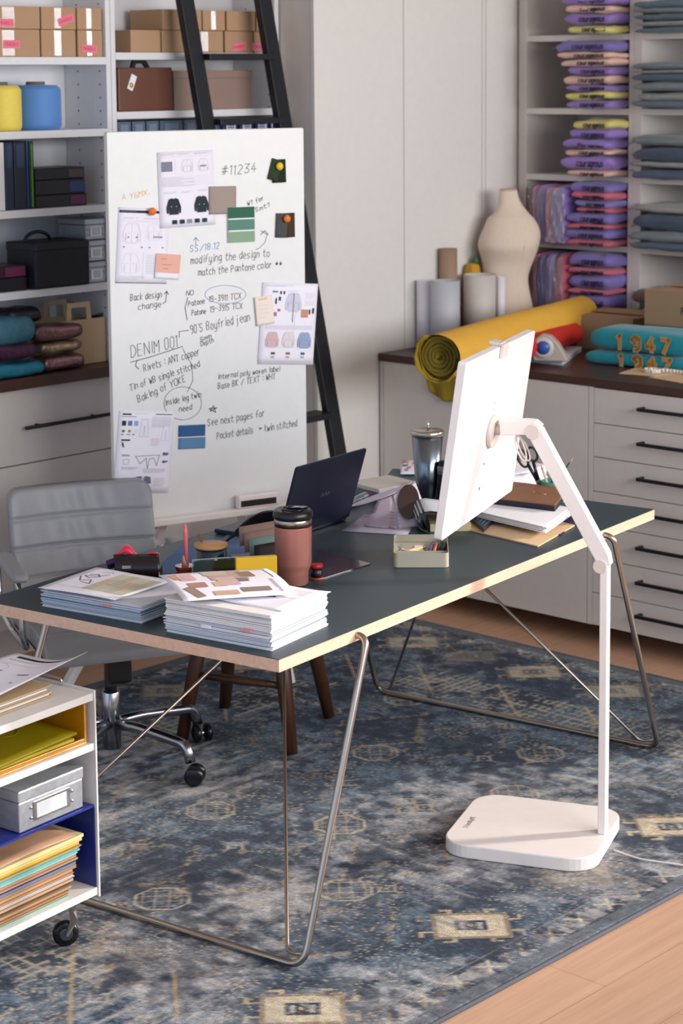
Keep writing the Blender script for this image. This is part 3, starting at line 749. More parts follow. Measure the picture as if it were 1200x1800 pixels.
# easel frame, tray, legs
e = G(); zt_ = .628
e.prism(rrect(-.232, .262, -.050, -.0125, .01, 3), .618, .640); e.build('pen_tray', WHITEPL, t, bevel=.003)
for s in (-1, 1):
    g = G(); g.bar([(s*.17, .03, .63), (-.57 if s < 0 else .295, .03, .0145)], .018, .012); g.build('leg', WHITEPL, t, bevel=.002)
    g = G(); g.bar([(s*.10, .05, .70), (-.30 if s < 0 else .235, .06, .24)], .012, .010); g.build('leg', WHITEPL, t, bevel=.002)
G().bar([(-.20, .032, .52), (.20, .032, .52)], .01, .014).build('cross_bar', WHITEPL, t, bevel=.002)
def pin(px, py, col, label, nm='push_magnet'):
    x, z = bl(px, py); p = BC+BDV*x; p.z = z
    o = G().lathe([(.006, 0), (.0105, .003), (.0125, .010), (.0085, .0155), (0, .017)], 20, X=basis((0, 0, 0), BDV, (0, 0, 1), BNV)).build(nm, mat('magnet_%s' % label[:6].strip(), col, .35), loc=p+BNV*.0165)
    tag(o, label, 'magnet', 'round magnets on the whiteboard'); return o
# sheets pinned to the board: corners from the picture (top-left, top-right, bottom-left)
def board_sheet(name, label, tl_, tr_, bl_, layer=1, paper=PAPER, bend=None, group=None, cat='paper sheet'):
    off = .0132+.0011*layer
    A, B_, C_ = [atplane(p[0], p[1], BC+BNV*off, BNV) for p in (tl_, tr_, bl_)]
    ux = (B_-A); w_ = ux.length; ux.normalize(); h = (C_-A).length; uy = BNV.cross(ux).normalized()
    if uy.z < 0: uy = -uy
    s = Sheet(w_, h, bend, paper); return s, basis(A-uy*h, ux, uy, ux.cross(uy)), label, name, group, cat
def fin(S):
    s, X, label, name, group, cat = S
    loc = X.translation.copy(); X = X.copy(); X.translation = (0, 0, 0); o = s.build(name, None, X); o.location = loc; tag(o, label, cat, group); return o
GI = (164, 160, 176); DK = (38, 44, 60)
# 1 top jacket sheet
S = board_sheet('tech_sheet', 'printed sheet with two black jackets above a row of dark swatches', (276, 268), (374, 263), (278, 402), 1); s = S[0]
s.text(.05, .03, .25, 2); s.text(.36, .03, .22, 2); s.text(.66, .03, .28, 2)
s.rect(.06, .13, .2, .13, (128, 128, 142)); s.jacket(.42, .11, .2, None, GI); s.jacket(.72, .11, .2, None, GI); s.rect(.76, .2, .1, .012, (60, 62, 80))
s.rect(.04, .07, .9, .002, GI); s.rect(.04, .07, .002, .26, GI); s.rect(.31, .1, .002, .22, GI); s.rect(.62, .1, .002, .22, GI)
for i in range(6): s.rect(.04, .335+i*.022, .9, .0016, GI); s.text(.06, .342+i*.022, .8 if i % 2 else .5, 1)
s.text(.08, .53, .25, 2); s.text(.40, .53, .2, 2); s.text(.7, .52, .22, 2)
s.jacket(.12, .61, .27, (26, 34, 50)); s.jacket(.62, .60, .27, (22, 42, 50))
for i, c in enumerate(((26, 40, 60), (24, 44, 70), (140, 138, 158), (22, 44, 62), (26, 54, 84))): s.rect(.22+i*.135, .90, .085, .055, c)
fin(S)
S = board_sheet('tech_sheet', 'faint pattern sheet with black heading bar, left edge of the board', (208, 364), (298, 367), (205, 498), 0); s = S[0]
s.rect(.02, .035, .96, .035, (26, 32, 46)); s.text(.06, .05, .4, 1, rgb=(150, 150, 160)); s.text(.1, .13, .3, 2); s.text(.5, .13, .4, 2); s.rect(.06, .175, .9, .002, GI)
s.jacket(.10, .2, .36, None, GI); s.jacket(.56, .2, .3, None, (200, 198, 210)); s.jacket(.10, .60, .36, None, (196, 194, 206)); s.rect(.70, .37, .18, .02, (150, 148, 160))
for x_, y_ in ((.2, .38), (.36, .38), (.12, .51), (.47, .51), (.62, .51), (.88, .51)): s.rect(x_, y_, .03, .018, (130, 128, 146))
s.text(.58, .62, .34, 12, dy=.022); s.text(.06, .9, .5, 3, dy=.018); s.rect(.0, .985, 1, .006, (50, 54, 70)); s.rect(.52, .58, .003, .36, GI)
fin(S)
S = board_sheet('swatch_card', 'plain taupe colour card beside the black jackets sheet', (367, 328), (415, 327), (368, 377), 3, pm((160, 144, 134)), cat='swatch'); fin(S)
S = board_sheet('swatch_card', 'three-tone green colour card right of the taupe card', (400, 365), (447, 363), (402, 427), 4, PAPER, cat='swatch'); s = S[0]
s.rect(0, 0, 1, .31, (44, 96, 74)); s.rect(0, .35, 1, .30, (88, 134, 120)); s.rect(0, .69, 1, .31, (138, 166, 134)); fin(S)
S = board_sheet('sticky_note', 'peach sticky note on the lower right of the faint pattern sheet', (275, 445), (318, 448), (272, 489), 4, PAPER, cat='note'); s = S[0]
s.rect(0, 0, 1, .76, (232, 176, 156)); s.text(.2, .2, .3, 1, rgb=(170, 110, 100), th=.02); s.text(.25, .42, .5, 1, rgb=(170, 110, 100), th=.02); s.text(.3, .58, .3, 1, rgb=(170, 110, 100), th=.02); fin(S)
def swatches(px, py, cols, label):
    x, z = bl(px, py); p = BC+BDV*x; p.z = z
    t_ = thing('fabric_swatches', label, 'swatch', p+BNV*.0135)
    X0 = basis((0, 0, 0), BDV, (0, 0, 1), BNV)
    for i, (c, dx, rz, w_, h) in enumerate(cols):
        X = X0 @ Matrix.Translation((dx, 0, .0006+.0011*i)) @ Matrix.Rotation(rz, 4, 'Z')
        G().shell(lambda a, b: ((a-.5)*w_, -b*h+.018, .004*math.sin(a*3)*b), 6, 6, .0007, X=X).build('swatch', mat('felt_%d_%d_%d' % c, c, .95, noise_amt=.15, nscale=80), t_)
swatches(482, 290, [((24, 40, 24), .008, .02, .05, .074), ((40, 62, 38), .0, -.28, .042, .068)], 'two dark green felt swatches under a yellow magnet')
swatches(498, 384, [((66, 50, 34), .008, .0, .05, .078), ((76, 76, 74), -.012, -.06, .046, .078)], 'grey and brown felt swatches under an orange magnet')
pin(485, 292, (240, 200, 40), 'yellow round magnet pinning the green felt')
pin(262, 371, (232, 122, 40), 'orange round magnet on the black heading bar')
pin(498, 384, (226, 116, 40), 'orange round magnet pinning the grey and brown felt')
S = board_sheet('tech_sheet', 'printed sheet with three pale shirts, overhanging the right edge of the board', (462, 496), (559, 499), (452, 640), 2); s = S[0]
s.text(.06, .03, .5, 2); s.line([(.45, .10), (.62, .10), (.72, .3), (.62, .36), (.60, .62)], GI, .0008); s.jacket(.42, .12, .3, (208, 206, 222), (110, 110, 130)); s.rect(.565, .12, .012, .36, (40, 42, 60))
for x_, y_, w_, h_, c in ((.18, .1, .1, .02, (70, 130, 180)), (.32, .1, .03, .04, DK), (.38, .1, .03, .04, DK), (.24, .19, .03, .07, DK), (.3, .17, .04, .05, DK), (.86, .32, .03, .06, DK), (.92, .3, .035, .07, DK), (.2, .36, .08, .05, (160, 110, 160)), (.29, .32, .05, .03, (200, 70, 90)), (.72, .32, .13, .1, (196, 142, 118))): s.rect(x_, y_, w_, h_, c)
s.text(.78, .12, .16, 4, dy=.02); s.text(.78, .22, .16, 3, dy=.02)
s.rect(.1, .52, .84, .05, (222, 214, 226)); s.jacket(.1, .60, .25, (214, 182, 184), (160, 120, 130)); s.jacket(.40, .60, .24, (226, 216, 218), (180, 150, 150)); s.jacket(.68, .60, .26, (150, 166, 200), (96, 110, 150))
s.rect(.1, .79, .84, .002, GI); s.rect(.1, .96, .84, .002, GI)
for i, c in enumerate(((90, 80, 84), (140, 110, 60), (50, 90, 130))): s.rect(.22+i*.27, .85, .07, .03, c); s.rect(.22+i*.27, .90, .06, .02, (190, 150, 140))
fin(S)
S = board_sheet('sticky_note', 'cream note with faint orange heading on the left of the three shirts sheet', (447, 523), (478, 518), (448, 574), 5, pm((238, 226, 214)), cat='note'); s = S[0]
s.rect(.2, .06, .5, .07, (236, 190, 150)); s.text(.15, .3, .6, 4, dy=.14, rgb=(228, 206, 196), th=.02); fin(S)
S = board_sheet('tech_sheet', 'printed trousers and pocket sheet at the lower left of the board', (210, 722), (307, 724), (211, 866), 1); s = S[0]
s.rect(.06, .03, .16, .02, DK); s.text(.28, .03, .3, 1); s.rect(.66, .03, .3, .01, DK); s.rect(.05, .065, .26, .006, DK)
for i, c in enumerate(((30, 42, 66), (90, 120, 170), (150, 170, 220))): s.rect(.06+i*.11, .12, .075, .06, c)
for i, c in enumerate(((130, 100, 60), (170, 140, 90), (230, 226, 224))): s.rect(.07+i*.11, .23, .05, .03, c); s.text(.06+i*.1, .28, .06, 1, rgb=(90, 90, 110), th=.012)
s.rect(.07, .345, .16, .02, DK); s.line([(.08, .38), (.11, .44), (.10, .38), (.13, .44)], DK, .002)
s.pants(.38, .1, .18, None, (120, 118, 140)); s.pants(.78, .16, .17, None, (180, 178, 196)); s.text(.6, .06, .34, 10, dy=.014); s.text(.6, .33, .16, 7, dy=.014, rgb=(210, 170, 180))
s.line([(.34, .55), (.78, .53), (.74, .66), (.68, .57), (.6, .58), (.58, .7), (.54, .57), (.44, .64), (.36, .56)], (80, 78, 104), .0012, True); s.text(.1, .53, .14, 2, rgb=(90, 90, 110), th=.006); s.line([(.12, .59), (.24, .59), (.22, .65), (.14, .65)], (90, 90, 110), .0008, True)
s.text(.84, .50, .1, 3, rgb=(70, 70, 90), th=.01); s.text(.1, .68, .3, 3); s.text(.5, .7, .4, 4, dy=.014); s.text(.84, .6, .1, 2, rgb=(70, 70, 90), th=.012)
s.shape([(.38, .80), (.48, .79), (.48, .88), (.36, .88)], (110, 110, 140)); s.shape([(.54, .79), (.64, .80), (.66, .88), (.53, .88)], (110, 110, 140)); s.line([(.50, .80), (.50, .93), (.47, .97)], DK, .001)
s.rect(.14, .84, .1, .04, (214, 190, 200)); s.text(.7, .82, .22, 5, dy=.02); s.text(.1, .92, .25, 2)
fin(S)
for yy, c, lb in ((746, (44, 88, 140), 'deep blue colour strip right of the trousers sheet'), (768, (88, 134, 170), 'pale blue colour strip just below the deep blue strip')):
    S = board_sheet('swatch_strip', lb, (314, yy+2), (361, yy), (314, yy+22), 1, pm(c), cat='swatch'); fin(S)
# board eraser lying on the tray
x_, z_ = bl(444, 872); t = thing('board_eraser', 'white and black board eraser standing on the whiteboard tray', 'eraser', BC+BDV*x_+BNV*.032+Vector((0, 0, .6405)), BRZ)
G().box(-.073, .073, -.013, .013, .0, .042).build('grip', WHITEPL, t, bevel=.004); G().box(-.065, .062, -.0145, -.0135, .006, .026).build('felt_pad', BLACKP, t)
# ================================================================ things on the desk
def desk_at(px, py, z=TZ): return atz(px, py, z)
def stack(name, label, corner, left, right, h, n, seed, mats=(PAPER, PAPER2), cat='papers', tint=None, top_wave=.0):
    """irregular pile: corner = near corner point, left/right = neighbouring corners (picture points on the desk)"""
    C_, L_, R_ = [desk_at(*q) for q in (corner, left, right)]
    ux = (L_-C_); uy = (R_-C_); w_, d = ux.length, uy.length; ux.normalize(); r = random.Random(seed)
    t = thing(name, label, cat, C_+(0*ux)); g = G(); z = .0006
    rz = math.atan2(ux.y, ux.x); uyn = uy.normalized()
    if abs(ux.dot(uyn)) > .2: uyn = Vector((-ux.y, ux.x, 0))*(1 if Vector((-ux.y, ux.x, 0)).dot(uy) > 0 else -1)
    k = 0
    while z < h:
        th = r.choice((.0008, .0012, .002, .003, .004)) if n > 8 else h/n
        o = (r.gauss(0, .0022), r.gauss(0, .0022)); a = r.gauss(0, .008)
        sg = 1
        P = [ux*o[0]+uyn*o[1], ux*(w_+o[0])+uyn*(o[1]+a*w_), ux*(w_+o[0]-a*d)+uyn*(d+o[1]+a*w_), ux*(o[0]-a*d)+uyn*(d+o[1])]
        sag = 0
        g.prism([(p.x, p.y) for p in (P if ux.cross(uyn).z > 0 else P[::-1])], z, z+th*.82, r.choice(range(len(mats))))
        z += th; k += 1
    g.build('loose_sheets', list(mats), t)['kind'] = 'stuff'
    return t, C_, ux, uyn, w_, d, z
PW = [mat('paper_pile_a', (232, 231, 236), .85, noise_amt=.03), mat('paper_pile_b', (214, 218, 228), .85), mat('paper_pile_c', (238, 234, 230), .85), mat('paper_pile_d', (190, 196, 208), .85)]
st1 = stack('paper_stack', 'tall pile of white printed papers at the near corner of the desk', (477, 1145), (291, 1111), (574, 1100), .082, 30, 3, PW)
g = G(); ux, uy = st1[2], st1[3]
tabs = [mat('tab_white', (240, 240, 244), .4), mat('tab_pink', (226, 150, 160), .5)]
for a, z, m in ((.18, .028, 0), (.065, .036, 1)):
    c = ux*a-uy*.0068; g.prism([(c.x+ux.x*s*.013+uy.x*v, c.y+ux.y*s*.013+uy.y*v) for s, v in ((-1, 0), (1, 0), (1, .006), (-1, .006))], z, z+.007, m)
g.build('index_tab', tabs, st1[0])['kind'] = 'stuff'
st2 = stack('paper_stack', 'lower pile of papers at the left end of the desk, under the colour grid sheet', (248, 1097), (74, 1066), (318, 1052), .042, 14, 5, [PW[1], PW[3], PW[0], mat('paper_pile_blue', (150, 176, 196), .8)])
g = G(); ux, uy = st2[2], st2[3]; c = ux*.10-uy*.007
g.prism([(c.x+ux.x*s*.012+uy.x*v, c.y+ux.y*s*.012+uy.y*v) for s, v in ((-1, 0), (1, 0), (1, .006), (-1, .006))], .030, .034); g.build('index_tab', mat('tab_coral', (226, 140, 120), .5), st2[0])
def lay_sheet(name, label, tl_, tr_, bl_, z, bend=None, paper=PAPER, cat='paper sheet', group=None, nu=8, nv=10):
    A, B_, C_ = [atz(p[0], p[1], z) for p in (tl_, tr_, bl_)]
    ux = B_-A; w_ = ux.length; ux.normalize(); uy = A-C_; h = uy.length; uy = (uy-ux*uy.dot(ux)).normalized()
    s = Sheet(w_, h, bend, paper, nu, nv); return s, basis(A-uy*h, ux, uy, ux.cross(uy)), label, name, group, cat
# sheets on the piles
zt1 = TZ+st1[6]+.001; zt2 = TZ+st2[6]+.001
S = lay_sheet('loose_sheet', 'white sheet with grey line print lying on top of the tall paper pile', (480, 1068), (577, 1040), (374, 1040), zt1); s = S[0]
# geometry follows the sheet corners; print is drawn below
S = lay_sheet('loose_sheet', 'white sheet lying flat on the tall paper pile, under the colour board sheet', (396, 1012), (582, 1041), (300, 1042), zt1, bend=lambda x, y: (x, y, .002+.003*math.sin(x*20))); s = S[0]
s.text(.62, .30, .25, 2, rgb=(120, 116, 122), dy=.02); s.text(.15, .8, .6, 1)
s.shape([(.42, .62), (.52, .58), (.58, .66), (.50, .74)], (92, 84, 92)); s.shape([(.56, .46), (.66, .42), (.72, .52), (.62, .57)], (92, 84, 92)); s.text(.75, .45, .12, 2, rgb=(90, 86, 92), dy=.012); fin(S)
S = lay_sheet('mood_board_sheet', 'sheet with beige and brown photos and swatches, slanting across both paper piles', (468, 997), (522, 1040), (290, 1022), zt1+.012, bend=lambda x, y: (x, y, .006*math.sin(x*14)+.004*math.cos(y*9)), nu=10, nv=16); s = S[0]
s.text(.06, .05, .5, 1, rgb=(40, 36, 40), th=.011); s.text(.5, .09, .4, 4, rgb=(110, 106, 112), dy=.009)
for a in ((.05, .28, .42, .34, (190, 160, 150)), (.12, .20, .26, .14, (150, 122, 98)), (.42, .30, .12, .12, (120, 106, 112)), (.34, .40, .30, .18, (204, 176, 168)), (.02, .42, .24, .22, (206, 182, 172)), (.52, .52, .14, .12, (210, 178, 138)),
          (.50, .70, .16, .16, (176, 130, 120)), (.10, .74, .3, .14, (222, 180, 184)), (.74, .18, .12, .26, (140, 124, 116)), (.80, .48, .12, .22, (202, 166, 140))): s.rect(*a)
s.shape([(.60, .84), (.92, .78), (.96, .86), (.66, .93)], (150, 128, 112)); s.shape([(.06, .86), (.34, .84), (.34, .92), (.10, .95)], (206, 160, 122))
for a in ((.14, .80), (.16, .84), (.12, .88)): s.text(a[0], a[1], .3, 1, rgb=(214, 160, 170))
fin(S)
S = lay_sheet('material_sheet', 'white sheet with brown patches at the front edge of the tall pile', (515, 1016), (590, 1050), (270, 1052), zt1+.006, bend=lambda x, y: (x, y, .003*math.sin(x*14)))
S = lay_sheet('swatch_page', 'sheet with beige colour grid and purple sketch on the left paper pile', (170, 1001), (302, 1022), (72, 1036), zt2+.003, bend=lambda x, y: (x, y, .003+.003*math.sin(x*11+y*7)), nu=10, nv=12); s = S[0]
for i in range(4):
    for j in range(3): s.rect(.42+i*.135, .10+j*.24, .125, .23, ((212, 204, 178), (190, 186, 170), (200, 190, 164), (212, 184, 148))[(i*2+j*3) % 4])
s.line([(.15, .3), (.22, .25), (.30, .33), (.22, .42), (.12, .36), (.28, .3), (.33, .2)], (104, 88, 110), .003); s.line([(.10, .4), (.2, .55), (.3, .48), (.38, .62), (.25, .6)], (104, 88, 110), .003); s.line([(.2, .15), (.3, .1), (.34, .14)], (150, 140, 160), .002); s.text(.1, .8, .5, 2, rgb=(170, 160, 178)); fin(S)

# rose tumbler
def lathe_thing(t, nm, prof, m, n=40, X=None, **k): return G().lathe(prof, n, X=X).build(nm, m, t, **k)
t = thing('travel_tumbler', 'rose pink insulated tumbler with black lid behind the tall paper pile', 'tumbler', desk_at(516, 1027)+Vector((0, 0, .0008)))
ROSE = mat('rose_enamel', (180, 118, 106), .38, metal=.35)
lathe_thing(t, 'body', [(0, 0), (.034, 0), (.0375, .004), (.0385, .035), (.044, .048), (.0465, .058), (.0475, .15), (.0475, .152)], ROSE)
lathe_thing(t, 'steel_band', [(.0475, .1525), (.0478, .170), (.046, .172)], STEEL)
lid = lathe_thing(t, 'lid', [(.049, .1725), (.051, .175), (.0515, .182), (.049, .190), (.044, .194), (.030, .190), (0, .189)], BLACKP)
g = G(); g.bar([(-.026, .012, .191), (.010, .018, .196), (.024, .020, .196)], .012, .003); g.tube([(.030*math.cos(a), .022*math.sin(a), .194) for a in [i*PI/10 for i in range(20)]], .0025, 8, closed=True); g.build('slide_tab', mat('lid_gloss', (20, 22, 26), .15), lid)
# steel cup with straw
t = thing('straw_tumbler', 'tall brushed steel cup with flat lid and metal straw', 'cup', desk_at(751, 880)+Vector((0, 0, .0008)))
lathe_thing(t, 'body', [(0, 0), (.030, 0), (.033, .004), (.047, .200)], mat('cool_steel', (122, 132, 142), .24, metal=1)); lathe_thing(t, 'lid', [(.048, .2005), (.0505, .203), (.0505, .212), (.048, .216), (.012, .2165), (0, .2165)], mat('lid_steel', (190, 182, 172), .3, metal=1))
G().tube([(.003, 0, .217), (.003, 0, .245)], .0038, 12).build('straw', CHROME, t)
# laptop seen from the back
LPc = Vector(atz(560, 905, TZ))
def laptop():
    bl_, br_ = atz(487, 948, TZ+.012), atz(611, 908, TZ+.012)
    ux = (br_-bl_); W = .335; ux.z = 0; ux.normalize(); nb = Vector((ux.y, -ux.x, 0))      # towards the camera side = back of the lid
    t = thing('laptop', 'open dark blue laptop seen from behind its lid in the middle of the desk', 'laptop', bl_*.5+br_*.5-Vector((0, 0, .0115)))
    W = (br_-bl_).length; D = .222
    X = basis((0, 0, 0), ux, -nb, (0, 0, 1))
    m = mat('navy_aluminium', (32, 38, 64), .38, metal=.4)
    G().box(-W/2, W/2, .004, D, .0008, .014, X=X).build('base', m, t, bevel=.003)
    G().box(-W/2+.02, W/2-.02, .05, .15, .0142, .0152, X=X).build('keyboard', BLACKP, t)
    tr_ = None
    # lid: plane through the hinge line whose top edge passes through the picture points
    best = None
    for k in range(0, 60):
        th = math.radians(60+k); v = Vector((0, 0, 1))*math.sin(th)+nb*(-math.cos(th))*-1
    # top corners
    n0 = None
    def proj(p): v = p-CAM; w_ = v.dot(FW); return 600+FPX*v.dot(RT)/w_, CY-FPX*v.dot(UP)/w_
    bst = (1e9, 0, 0)
    for i in range(-30, 60):
        for j in range(24, 50):
            th = math.radians(i); h = j*.0075; up = Vector((0, 0, math.cos(th)))+nb*math.sin(th)
            a = proj(bl_+up*h); b = proj(br_+up*h); e = (a[0]-512)**2+(a[1]-824)**2+(b[0]-648)**2+(b[1]-786)**2
            if e < bst[0]: bst = (e, th, h)
    th, h = bst[1], bst[2]; up = Vector((0, 0, math.cos(th)))+nb*math.sin(th); nn = ux.cross(up).normalized()
    print('LAPTOP', bst, W, bst[1]*57.3)
    L = basis((0, 0, .0135), ux, up, nn)
    s = 1 if nn.dot(nb) > 0 else -1
    G().prism(rrect(-W/2, W/2, 0, h, .008, 4), 0 if s > 0 else -.006, .006 if s > 0 else 0, X=L).build('lid', m, t, bevel=.0015)
    g = G(); zz = .0063*s
    for dx, a in ((-.012, 0), (.004, .02), (.018, .01)): ribbon(g, [L @ Vector((dx, h*.45, zz)), L @ Vector((dx+.008, h*.45+.012, zz)), L @ Vector((dx+.012, h*.45+.002, zz))], .002, L.col[0].to_3d(), L.col[1].to_3d())
    g.build('lid_emblem', mat('emblem_silver', (150, 160, 190), .3, metal=.8), t)
laptop()

# desk tray with pens
ta, tb, tc_ = desk_at(692, 998), desk_at(788, 998), desk_at(694, 958)
ux = (tb-ta).normalized(); W = (tb-ta).length+.002; D = .215; uyv = Vector((-ux.y, ux.x, 0))
t = thing('desk_organizer', 'beige metal desk tray with pens and clips under the monitor corner', 'tray', (ta+tb)/2, math.atan2(ux.y, ux.x))
BEI = mat('beige_enamel', (180, 172, 154), .4)
g = G(); o_ = rrect(-W/2, W/2, 0, D, .012, 4); i_ = rrect(-W/2+.002, W/2-.002, .002, D-.002, .010, 4); n = len(o_)
vs = [(x, y, .0008) for x, y in o_]+[(x, y, .039) for x, y in o_]+[(x, y, .039) for x, y in i_]+[(x, y, .020) for x, y in i_]
fs = [tuple(reversed(range(n))), tuple(range(3*n, 4*n))]
for k in range(n):
    j = (k+1) % n
    for b in (0, n, 2*n): fs.append((b+k, b+j, b+n+j, b+n+k))
g._add(vs, fs); g.build('tray_body', BEI, t)
G().box(-W/2+.0025, W/2-.0025, .046, .048, .0202, .034).build('divider', BEI, t)
ob, orz = t.location.copy(), t.rotation_euler.z
def in_tray(x, y, z=.0208): return ob+Matrix.Rotation(orz, 4, 'Z') @ Vector((x, y, z))
def pen(name, label, col, p, d, L=.09, r=.004, mtl=0, cat='pen', group=None):
    d = Vector(d).normalized(); t_ = thing(name, label, cat, p, 0, group); e = d*L
    G().tube([Vector((0, 0, r)), Vector((0, 0, r))+e*.8], r, 10).build('barrel', mat(name+'_%d_%d_%d' % col, col, .35, metal=mtl), t_)
    G().tube([Vector((0, 0, r))+e*.8, Vector((0, 0, r))+e*.96, Vector((0, 0, r))+e], [r*.95, r*.5, .0006], 10).build('tip', mat(name+'_tip_%d' % col[0], tuple(int(v*.6) for v in col), .35), t_)
cs, sn = math.cos(orz), math.sin(orz); dl = lambda a, b, c=0: (a*cs-b*sn, a*sn+b*cs, c)
for i, (x, c, lb) in enumerate(((.022, (96, 70, 130), 'purple pen standing out of the desk tray left of the orange one'), (.034, (206, 120, 84), 'orange pen in the desk tray'), (.046, (30, 34, 44), 'black marker in the desk tray beside the orange pen'), (.056, (20, 26, 46), 'dark blue marker at the right wall of the desk tray'))):
    pen('pen', lb, c, in_tray(x, .062), dl(.1, 1), .115, .0055)
pen('paint_brush', 'wooden handled brush lying slanted in the desk tray', (208, 180, 120), in_tray(-.052, .058), dl(.75, .8), .10, .005, cat='brush')
t_ = thing('paper_slip', 'white card slip lying in the middle of the desk tray', 'card', in_tray(-.006, .11)); G().prism([(a*cs-b*sn, a*sn+b*cs) for a, b in ((-.014, -.04), (.012, -.04), (.016, .05), (-.010, .05))], .0005, .0012).build('card', PAPER, t_)
t_ = thing('binder_clips', 'small heap of steel clips at the left end of the desk tray', 'clips', in_tray(-.052, .064)); g = G(); r = random.Random(2)
t_['kind'] = 'stuff'
for k in range(7):
    q = Vector((r.uniform(-.010, .008), r.uniform(-.008, .008), .005+k*.003)); g.tube([q+Vector((math.cos(a)*.007, math.sin(a)*.004, math.sin(a+k)*.003)) for a in [i*PI/5 for i in range(10)]], .0013, 6, closed=True)
g.build('clips', CHROME, t_)
t_ = thing('pencil_stub', 'short black crayon stub in the front slot of the desk tray', 'pencil', in_tray(-.014, .022)); G().tube([Vector((0, 0, .005)), Vector(dl(.03, .002, .005))], [.004, .003], 8).build('stub', BLACKP, t_)

# books / papers right of the monitor
def slab_quad(g, pts, z0, z1, m=0): g.prism([(p.x, p.y) for p in pts], z0, z1, m)
def ccw(P):
    a = sum(P[i].x*P[(i+1) % len(P)].y-P[(i+1) % len(P)].x*P[i].y for i in range(len(P))); return P if a > 0 else P[::-1]
def quad_thing(name, label, cat, pix, z, th, m, mats=None, bevel=0, part='sheet'):
    P = [atz(x, y, z) for x, y in pix]; c = sum(P, Vector())/len(P); t = thing(name, label, cat, (c.x, c.y, z))
    P = ccw([p-c for p in P]); G().prism([(p.x, p.y) for p in P], .0006, th).build(part, m, t, bevel=bevel); return t, c, P
KR = mat('kraft_card', (212, 180, 142), .8); NVY = mat('navy_cover', (30, 38, 66), .4, noise_amt=.2)
t_, c, P = quad_thing('kraft_folder', 'pale kraft card folder lying flat below the brown notebook papers', 'folder', ((800, 928), (860, 890), (1010, 925), (945, 962)), TZ, .004, KR)
t_, c, P = quad_thing('navy_booklet', 'dark blue booklet lying under the left end of the white paper pile', 'booklet', ((812, 904), (838, 882), (868, 918), (850, 936)), TZ+.0045, .012, NVY)
g = G()
for k in range(9): q = P[0]*.8; a = P[0].lerp(P[3], k/9+.05); b = P[1].lerp(P[2], k/9+.05); g.tube([a.lerp(b, .15)+Vector((0, 0, .0125)), a.lerp(b, .85)+Vector((0, 0, .0125))], .0009, 5)
g.build('ribbed_spine', mat('navy_light', (110, 126, 168), .3), t_)
t_, c, P = quad_thing('dark_blue_sheet', 'dark blue card under the right corner of the brown notebook papers', 'card', ((930, 935), (985, 905), (1012, 915), (985, 942)), TZ, .0035, NVY)
# white pile
zc = TZ+.0172
P = [atz(*q, zc) for q in ((822, 905), (870, 880), (1006, 903), (958, 937))]; c = sum(P, Vector())/4; t_ = thing('paper_stack', 'white paper pile below the brown leather notebook at the right end', 'papers', (c.x, c.y, zc)); g = G(); r = random.Random(8); z = .0008; P = ccw([p-c for p in P])
while z < .018:
    th = r.uniform(.0015, .004); o = Vector((r.uniform(-.006, .006), r.uniform(-.006, .006), 0)); g.prism([((p+o).x, (p+o).y) for p in P], z, z+th*.85, r.choice((0, 1, 2, 2))); z += th
zz = zc+z
g.build('loose_sheets', [PW[0], PW[1], PW[2]], t_)['kind'] = 'stuff'
g = G()
for i, (dx) in enumerate((.0, .008, .016)): pass
P2 = [atz(*q, zz+.002) for q in ((856, 884), (898, 856), (1000, 868), (975, 898))]; c = sum(P2, Vector())/4; t_ = thing('leather_notebook', 'brown leather notebook with faint gold stamp on the white paper pile', 'notebook', (c.x, c.y, zz)); P2 = ccw([p-c for p in P2]); q = [p*.975 for p in P2]
LE = mat('brown_leather', (134, 92, 66), .45, noise_amt=.12, nscale=25)
G().prism([(p.x, p.y) for p in P2], .0008, .0028).build('back_cover', mat('dark_page_edge', (40, 34, 46), .6), t_); G().prism([(p.x, p.y) for p in q], .003, .016).build('pages', mat('dark_page_edge', (40, 34, 46), .6), t_)
G().prism([(p.x, p.y) for p in P2], .0162, .0196).build('front_cover', LE, t_, bevel=.001)
g = G(); g.tube([(.025+.022*math.cos(a), .01+.008*math.sin(a*2), .020) for a in [i*PI/12 for i in range(24)]], .0008, 4, closed=True); g.build('gold_stamp', mat('gold_foil', (190, 150, 92), .3, metal=.6), t_)
# spiral / tabs sticking out by the arm
for (px, py, lb) in ((1030, 908, 'white page tabs sticking out beside the white paper pile'),):
    t_ = thing('page_markers', lb, 'markers', atz(px, py+14, TZ)); g = G()
    for k in range(4): g.box(-.03, .016-.004*abs(k-1), -.012, .012, .004+k*.008, .007+k*.008, k % 2, X=rotm(rz=.5))
    g.build('tabs', [PAPER, mat('marker_grey', (90, 96, 110), .5)], t_)
    G().box(-.06, .008, -.02, .02, .0006, .0036, X=rotm(rz=.5)).build('backing', NVY, t_)
# pale pile behind the monitor
P = [atz(*q, TZ) for q in ((858, 868), (900, 838), (925, 868), (915, 880))]
st = [atz(880, 858, TZ)]; t_ = thing('paper_stack', 'tall white paper pile half hidden behind the monitor', 'papers', atz(884, 872, TZ), TRZ); g = G(); z = .0008; r = random.Random(12)
while z < .070:
    th = r.uniform(.002, .005); g.box(-.12+r.uniform(-.006, .006), .040+r.uniform(-.006, .006), -.02+r.uniform(-.006, .006), .20+r.uniform(-.006, .006), z, z+th*.85, r.choice((0, 2))); z += th
g.build('loose_sheets', PW, t_)['kind'] = 'stuff'
S = lay_sheet('loose_sheet', 'white sheet jutting from the hidden pile beside the scissors', (880, 810), (952, 826), (838, 838), TZ+.073, bend=lambda x, y: (x, y, .004*math.sin(x*18))); s = S[0]; s.rect(.35, .55, .2, .05, (150, 120, 120)); fin(S)
